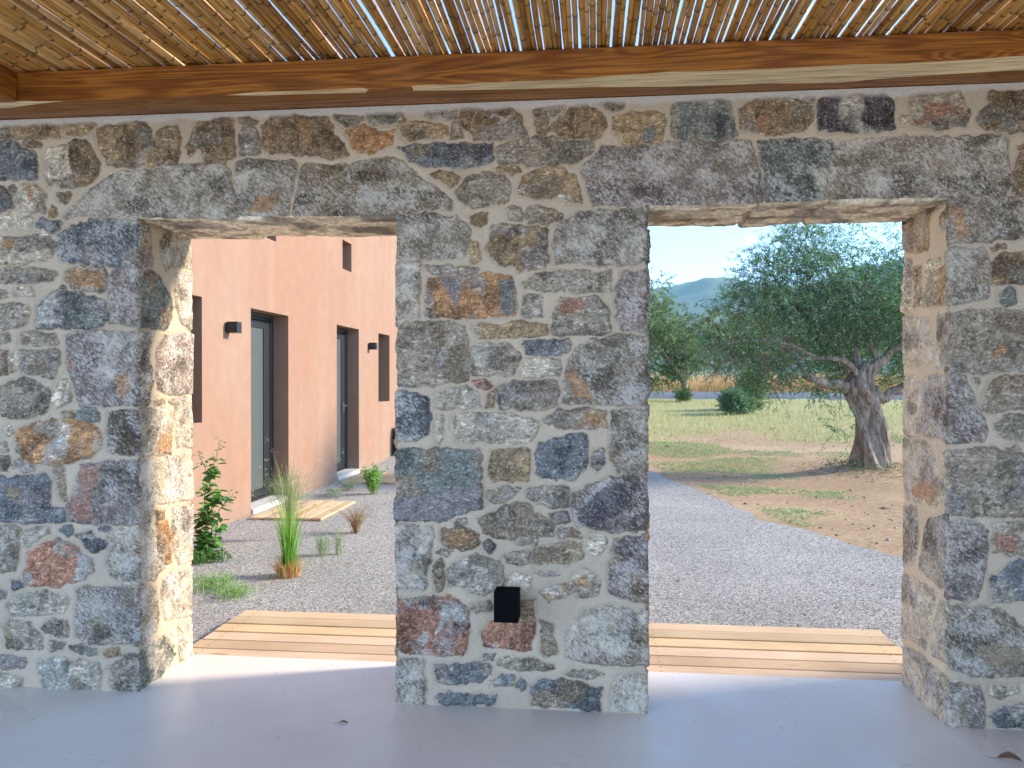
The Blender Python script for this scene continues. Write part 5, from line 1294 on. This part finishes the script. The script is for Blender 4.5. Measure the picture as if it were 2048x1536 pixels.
P = np.stack([P[:, 0], P[:, 1], terr(0, P[:, 1])+(fbm(P[:, 0]*.5, P[:, 1]*.5, 5)-.5)*.10*(P[:, 1] > 10.5)+.003], 1); sz = q.exponential(.006, n)+.004
O8 = np.array([(1, 0, 0), (0, 1, 0), (-1, 0, 0), (0, -1, 0), (0, 0, .6), (0, 0, -.4)]); T8 = np.array([(0, 1, 4), (1, 2, 4), (2, 3, 4), (3, 0, 4), (1, 0, 5), (2, 1, 5), (3, 2, 5), (0, 3, 5)])
V = P[:, None]+(O8[None]*q.uniform(.5, 1.6, (n, 6, 3)))*sz[:, None, None]; m.add(V.reshape(-1, 3), T=(np.arange(n)[:, None, None]*6+T8[None]).reshape(-1, 3), c=np.repeat(tone([(.30, .21, .14), (.42, .32, .23), (.20, .14, .09), (.5, .44, .36)], n, .1, q), 6, 0))
tag(m.build('soil_clods', M['leaf']), 'small clods, twigs and stones lying on the bare earth', 'soil clods', kind='stuff')
m = MB(); n = 34000; P = np.stack([q.uniform(-8, 40, n), 33.2+q.uniform(0, 1, n)**1.5*9, np.zeros(n)], 1); P[:, 1] -= .054*P[:, 0]; P[:, 2] = terr(0, P[:, 1])
blades(m, P, q.uniform(.45, 1.15, n), q.uniform(.05, .5, n), q.uniform(0, 6.28, n), .022, tone([(.62, .40, .19), (.70, .48, .24), (.52, .33, .15), (.74, .55, .30)], n), 3)
tag(m.build('dry_grass', M['straw']), 'tall dry golden grass in a band beyond the road', 'dry grass', kind='stuff')

# ---------------------------------------------------------------- garden plants on the gravel
GZ0 = -.058
def gp(px, py):
    d = _f+_r*(px-1024)/FPX+_u*(768-py)/FPX; t = (GZ0-EYE[2])/d[2]; return EYE+d*t
def plant(name, px, py, label, cat='plant'):
    b_ = gp(px, py); t = empty(name, tuple(b_)); tag(t, label, cat); return t, b_
def fin(mbx, name, mat, t, **k):
    o = mbx.build(name, mat, t, **k); o.location = -Vector(t.location); return o
# tall leafy plant by the jamb
t, b_ = plant('leafy_plant', 418, 1112, 'tall single plant with round dark green leaves next to the left jamb')
q = R(81); sm, lm = MB(), MB()
stems = [[(0, 0), (.02, .25), (-.03, .5), (.02, .72), (.10, .98)], [(0, 0), (-.05, .2), (.05, .45), (.0, .66), (-.10, .88)], [(0, 0), (.08, .22), (.10, .40), (.22, .54)], [(0, 0), (-.08, .1), (-.10, .26), (-.04, .42)]]
for si, st in enumerate(stems):
    C = np.array([(b_[0]+x, b_[1]+.03*math.sin(z*9+si), b_[2]+z) for x, z in st]); tt = np.linspace(0, 1, 22); s_ = np.linspace(0, 1, len(C)); Cc = np.stack([np.interp(tt, s_, C[:, i]) for i in range(3)], 1)
    sm.tube(Cc, .006-.004*tt, 6, c=(.9, .8, .6))
    n = [95, 100, 34, 90][si]; k = q.integers(1, 22, n); a = q.uniform(0, 6.28, n); P = Cc[k]+q.normal(size=(n, 3))*.015
    D = np.stack([np.cos(a), np.sin(a), q.uniform(-.5, .3, n)], 1); small = (k > 18)
    L = np.where(small, .030, q.uniform(.06, .10, n)); c = tone([(.07, .19, .04), (.11, .27, .055), (.04, .12, .03), (.18, .36, .08)], n, .2, q)
    P2 = P+D*.015
    for f0 in (0,):
        # rounded leaf: hexagon
        Dn = D/np.linalg.norm(D, axis=1)[:, None]; S_ = np.cross(Dn, np.tile([0, 0, 1.], (n, 1))+q.normal(size=(n, 3))*.4); S_ /= np.linalg.norm(S_, axis=1)[:, None]; Nn = np.cross(S_, Dn); L1 = L[:, None]
        V = np.stack([P2, P2+Dn*L1*.3+S_*L1*.33+Nn*L1*.08, P2+Dn*L1*.68+S_*L1*.30+Nn*L1*.05, P2+Dn*L1*1.05-Nn*L1*.12, P2+Dn*L1*.68-S_*L1*.30+Nn*L1*.05, P2+Dn*L1*.3-S_*L1*.33+Nn*L1*.08], 1).reshape(-1, 3)
        kk = np.arange(n)[:, None]*6; lm.add(V, np.concatenate([kk+[[0, 1, 2, 3]], kk+[[0, 3, 4, 5]]]), c=np.repeat(c, 6, 0))
fin(sm, 'stem', M['twig'], t, smooth=True); fin(lm, 'leaves', M['leaf'], t)
# ornamental grass clump
t, b_ = plant('grass_clump', 578, 1152, 'upright ornamental grass with straw coloured base, bright green blades and arching seed stalks', 'ornamental grass')
m = MB(); n = 105; a = q.uniform(0, 6.28, n); rr = q.uniform(0, .05, n); P = np.stack([b_[0]+rr*np.cos(a), b_[1]+rr*np.sin(a), np.full(n, b_[2])], 1)
blades(m, P, q.uniform(.36, .66, n), q.uniform(.04, .30, n), a, .0105, tone([(.20, .42, .07), (.30, .52, .10), (.13, .33, .05)], n, .2, q), 6)
n = 40; a = q.uniform(0, 6.28, n); blades(m, np.tile(b_, (n, 1)), q.uniform(.25, .45, n), q.uniform(.6, 1.1, n), a, .006, tone([(.22, .40, .10), (.35, .45, .15)], n, .2, q), 7, .8)
fin(m, 'blades', M['leaf'], t)
m = MB(); n = 420; a = q.uniform(0, 6.28, n); rr = q.uniform(0, .085, n); P = np.stack([b_[0]+rr*np.cos(a), b_[1]+rr*np.sin(a), np.full(n, b_[2])], 1)
blades(m, P, q.uniform(.06, .20, n), q.uniform(.1, .9, n), a, .008, tone([(.62, .40, .16), (.74, .54, .26), (.48, .26, .09)], n, .2, q), 4, .6); fin(m, 'straw_base', M['straw'], t)
m = MB(); n = 26; a = q.uniform(0, 6.28, n); H_ = q.uniform(.75, 1.15, n); le = q.uniform(.15, .85, n)
blades(m, np.tile(b_+[0, 0, .1], (n, 1)), H_, le, a, .0036, tone([(.30, .42, .16), (.44, .46, .24)], n, .15, q), 12, .55)
for i in range(n):
    tip = b_+[le[i]*H_[i]*math.cos(a[i]), le[i]*H_[i]*math.sin(a[i]), .1+H_[i]*(1-.55*le[i])]; k = 8
    leaves(m, tip+q.normal(size=(k, 3))*.012, q.normal(size=(k, 3)), .014, .004, (.62, .56, .42))
fin(m, 'seed_stalks', M['straw'], t)
# feathery plant behind it
t, b_ = plant('feathery_plant', 580, 1078, 'feathery green tuft on thin reddish stems behind the ornamental grass')
m = MB(); n = 22; a = q.uniform(0, 6.28, n); blades(m, np.tile(b_, (n, 1)), q.uniform(.35, .6, n), q.uniform(.05, .25, n), a, .005, tone([(.34, .20, .12)], n), 6); fin(m, 'stem', M['straw'], t)
m = MB(); n = 1100; P = b_+np.stack([q.normal(size=n)*.085-.02, q.normal(size=n)*.08, .42+q.normal(size=n)*.10], 1); D = (P-(b_+[0, 0, .15])); D += q.normal(size=(n, 3))*.12
leaves(m, P, D, q.uniform(.04, .09, n), .0035, tone([(.24, .34, .14), (.34, .42, .20), (.18, .28, .10)], n, .2, q))
n = 130; a = q.uniform(0, 6.28, n); blades(m, b_+np.stack([q.normal(size=n)*.02, q.normal(size=n)*.02, np.full(n, .2)], 1), q.uniform(.3, .62, n), q.uniform(.1, .8, n), a, .0028, tone([(.30, .38, .18), (.42, .44, .24)], n), 7, .3); fin(m, 'foliage', M['leaf'], t)
def wisp(name, px, py, label, h, sp, n, cols, w_=.004, lean=(.1, .6), leafn=0, lc=None, seed=1, ll=.03, lw=.008, cat='plant'):
    t, b_ = plant(name, px, py, label, cat); q2 = R(seed); m = MB(); a = q2.uniform(0, 6.28, n); le = q2.uniform(*lean, n); hh = q2.uniform(.6, 1., n)*h
    P = b_+np.stack([q2.normal(size=n)*sp*.25, q2.normal(size=n)*sp*.25, np.zeros(n)], 1); blades(m, P, hh, le, a, w_, tone(cols, n, .2, q2), 6, .35); fin(m, 'stem', M['straw'], t)
    if leafn:
        m = MB(); i = q2.integers(0, n, leafn); tt = q2.uniform(.2, 1, leafn)
        Pl = P[i]+np.stack([le[i]*hh[i]*tt**1.7*np.cos(a[i]), le[i]*hh[i]*tt**1.7*np.sin(a[i]), hh[i]*(tt-.35*le[i]*tt**3)], 1)
        leaves(m, Pl, q2.normal(size=(leafn, 3))+[0, 0, .6], ll, lw, tone(lc, leafn, .2, q2)); fin(m, 'foliage', M['leaf'], t)
    return t
wisp('herb_plant', 644, 1112, 'sparse thin green herb left of its paler neighbour on the gravel', .22, .10, 46, [(.30, .36, .20)], .003, (.02, .25), 420, [(.22, .34, .16), (.30, .40, .20)], 91, .022, .004)
wisp('herb_plant', 676, 1108, 'sparse thin green herb right of its neighbour, before the brown shrub', .24, .08, 40, [(.34, .38, .22)], .003, (.02, .25), 360, [(.24, .36, .18), (.34, .42, .22)], 92, .022, .004)
wisp('dry_shrub', 712, 1065, 'brown twiggy shrub fanning out on the gravel beside the pillar', .36, .06, 120, [(.34, .20, .11), (.42, .27, .15), (.28, .27, .12)], .0045, (.25, .95), 900, [(.36, .25, .15), (.30, .32, .15), (.44, .30, .20)], 93, .020, .005)
wisp('leafy_shrub', 746, 988, 'bright green leafy shrub before the farther timber step', .42, .14, 46, [(.22, .26, .12)], .006, (.05, .45), 900, [(.20, .40, .08), (.30, .50, .12), (.14, .30, .06)], 94, .055, .018)
wisp('grey_herb', 665, 994, 'small grey green mound left of the other mound near the farther step', .15, .30, 50, [(.3, .34, .26)], .004, (.3, 1.1), 700, [(.24, .32, .22), (.34, .40, .30)], 95, .03, .006)
wisp('grey_herb', 698, 980, 'small grey green mound right of the other, close to the leafy shrub', .17, .26, 50, [(.3, .32, .24)], .004, (.3, 1.1), 700, [(.20, .29, .18), (.30, .37, .26)], 96, .03, .006)
wisp('weed_plant', 428, 1178, 'spreading low green weed on the gravel left of the grass clump', .14, .34, 160, [(.26, .42, .14), (.34, .46, .20)], .004, (.3, 1.3), 700, [(.20, .38, .10), (.30, .46, .16)], 97, .02, .006, 'weed')
wisp('weed_plant', 470, 1192, 'spreading low green weed nearest the board walkway', .10, .26, 120, [(.26, .42, .14), (.34, .46, .20)], .004, (.3, 1.3), 500, [(.20, .38, .10), (.30, .46, .16)], 98, .02, .006, 'weed')
wisp('weed_plant', 412, 1122, 'dark low weeds around the foot of the tall leafy plant', .10, .30, 120, [(.12, .24, .06)], .004, (.3, 1.2), 700, [(.07, .17, .04), (.13, .25, .07)], 99, .035, .012, 'weed')
# stray grass seedlings
m = MB(); n = 900; P = np.stack([q.uniform(-3.7, -1.2, n), q.uniform(1.45, 4.6, n), np.full(n, GZ0)], 1); nn = fbm(P[:, 0]*2.2, P[:, 1]*2.2, 61); P = P[(nn > .5)]; n = len(P)
blades(m, P, q.uniform(.02, .07, n), q.uniform(.2, 1., n), q.uniform(0, 6.28, n), .003, tone([(.30, .42, .18), (.42, .46, .24)], n), 3); tag(m.build('gravel_seedlings', M['leaf']), 'sparse grass seedlings coming up through the gravel', 'seedlings', kind='stuff')

# loose stones on the gravel so that its surface has real relief
q = R(101); n = 15000; P = np.stack([q.uniform(-3.8, 3.0, n), 1.3+q.uniform(0, 1, n)**1.6*5.5, np.zeros(n)], 1)
P = P[(P[:, 0] < np.interp(P[:, 1], ed[:, 1], ed[:, 0])-.05) & ~((P[:, 0] > -3.75) & (P[:, 0] < -2.85) & (P[:, 1] > 4.6) & (P[:, 1] < 6))]; P = P[~((P[:, 1] < 1.40) & (P[:, 0] > -2.25) & (P[:, 0] < 1.70))]; n = len(P); P[:, 2] = GZ0-.001
s = q.uniform(.003, .006, n); O8 = np.array([(1, 0, 0), (0, 1, 0), (-1, 0, 0), (0, -1, 0), (0, 0, .8), (0, 0, -.6)])
V = P[:, None]+(O8[None]*q.uniform(.7, 1.3, (n, 6, 3))+q.normal(size=(n, 6, 3))*.12)*s[:, None, None]
T = np.array([(0, 1, 4), (1, 2, 4), (2, 3, 4), (3, 0, 4), (1, 0, 5), (2, 1, 5), (3, 2, 5), (0, 3, 5)]); k = np.arange(n)[:, None, None]*6
m = MB(); m.add(V.reshape(-1, 3), T=(k+T[None]).reshape(-1, 3), c=np.repeat(tone([(.30, .30, .31), (.45, .45, .46), (.58, .57, .55), (.2, .2, .21)], n, .1, q), 6, 0))
pm = simple('pebble', (1, 1, 1), .8, 0, .05, 50, vcol=True); tag(m.build('loose_pebbles', pm), 'loose grey pebbles strewn over the gravel', 'pebbles', kind='stuff')

# fallen leaves and twigs blown over the gravel
q = R(150); n = 420; P = np.stack([q.uniform(-3.7, 3.0, n), 1.45+q.uniform(0, 1, n)**1.3*8, np.full(n, GZ0+.006)], 1); P = P[P[:, 0] < np.interp(P[:, 1], ed[:, 1], ed[:, 0])-.03]; n = len(P)
m = MB(); leaves(m, P, q.normal(size=(n, 3))*np.array([1, 1, .15]), q.uniform(.02, .05, n), .009, tone([(.30, .20, .11), (.42, .33, .20), (.18, .12, .08), (.30, .34, .18)], n, .2, q))
tag(m.build('fallen_leaves', M['leaf']), 'small dry fallen leaves scattered over the gravel', 'fallen leaves', kind='stuff')

# grit along the foot of the wall
q = R(140); n = 260; xs2 = q.uniform(-2.9, 2.4, n); P = np.stack([xs2, -.012-q.exponential(.05, n), np.full(n, .001)], 1)
inn = ((xs2 > XL) & (xs2 < XA)) | ((xs2 > XB) & (xs2 < XR)); P[inn, 1] = q.uniform(-.1, .5, inn.sum())
V = P[:, None]+(O8[None]*q.uniform(.6, 1.4, (n, 6, 3)))*q.uniform(.0008, .0024, n)[:, None, None]; k = np.arange(n)[:, None, None]*6
m = MB(); m.add(V.reshape(-1, 3), T=(k+T[None]).reshape(-1, 3), c=np.repeat(tone([(.30, .25, .2), (.15, .12, .1), (.45, .4, .33)], n, .1, q), 6, 0))
tag(m.build('floor_grit', pm), 'scattered grit and mortar crumbs on the floor along the wall foot', 'grit', kind='stuff')

# dry leaves on the floor
def dry_leaf(px, py, L, rot, label, curl=.4):
    d = _f+_r*(px-1024)/FPX+_u*(768-py)/FPX; t_ = -EYE[2]/d[2]; c = EYE+d*t_; m = MB(); k = 9; tt = np.linspace(0, 1, k)
    w_ = L*.20*np.sin(tt*math.pi)**.8+.0006; ca, sa = math.cos(rot), math.sin(rot); V = []
    for a, b_ in zip(tt, w_):
        for s in (-1, 0, 1):
            x, y, z = (a-.5)*L, s*b_, .002+abs(s)*b_*curl+.10*L*math.sin(a*math.pi)
            V.append((c[0]+x*ca-y*sa, c[1]+x*sa+y*ca, z))
    m.add(V, grid_faces(k, 3).reshape(-1, 4), c=(.20, .13, .08)); m.tube([(c[0]-L*.5*ca, c[1]-L*.5*sa, .003), (c[0]-L*.8*ca, c[1]-L*.8*sa, .002)], .0009, 5, (.2, .13, .08))
    o = m.build('dry_leaf', M['straw'], loc=(c[0], c[1], 0)); tag(o, label, 'dry leaf')
dry_leaf(686, 1447, .045, .1, 'tiny dry leaf on the floor in front of the left opening')
dry_leaf(2020, 1522, .09, -.25, 'curled dark dry leaf on the floor in the bottom right corner', .9)

# ---------------------------------------------------------------- air
hb = MB(); hb.box((-2700, -200, -3), (2700, 2350, 420)); hz = hb.build('haze', [], attr=False); tag(hz, kind='stuff')
hm = bpy.data.materials.new('haze_air'); hm.use_nodes = True; hn = hm.node_tree.nodes; hn.clear()
pv = hn.new('ShaderNodeVolumePrincipled'); pv.inputs['Color'].default_value = (.38, .72, .88, 1); pv.inputs['Density'].default_value = .00026
mo_ = hn.new('ShaderNodeOutputMaterial'); hm.node_tree.links.new(pv.outputs[0], mo_.inputs['Volume']); hz.data.materials.append(hm)
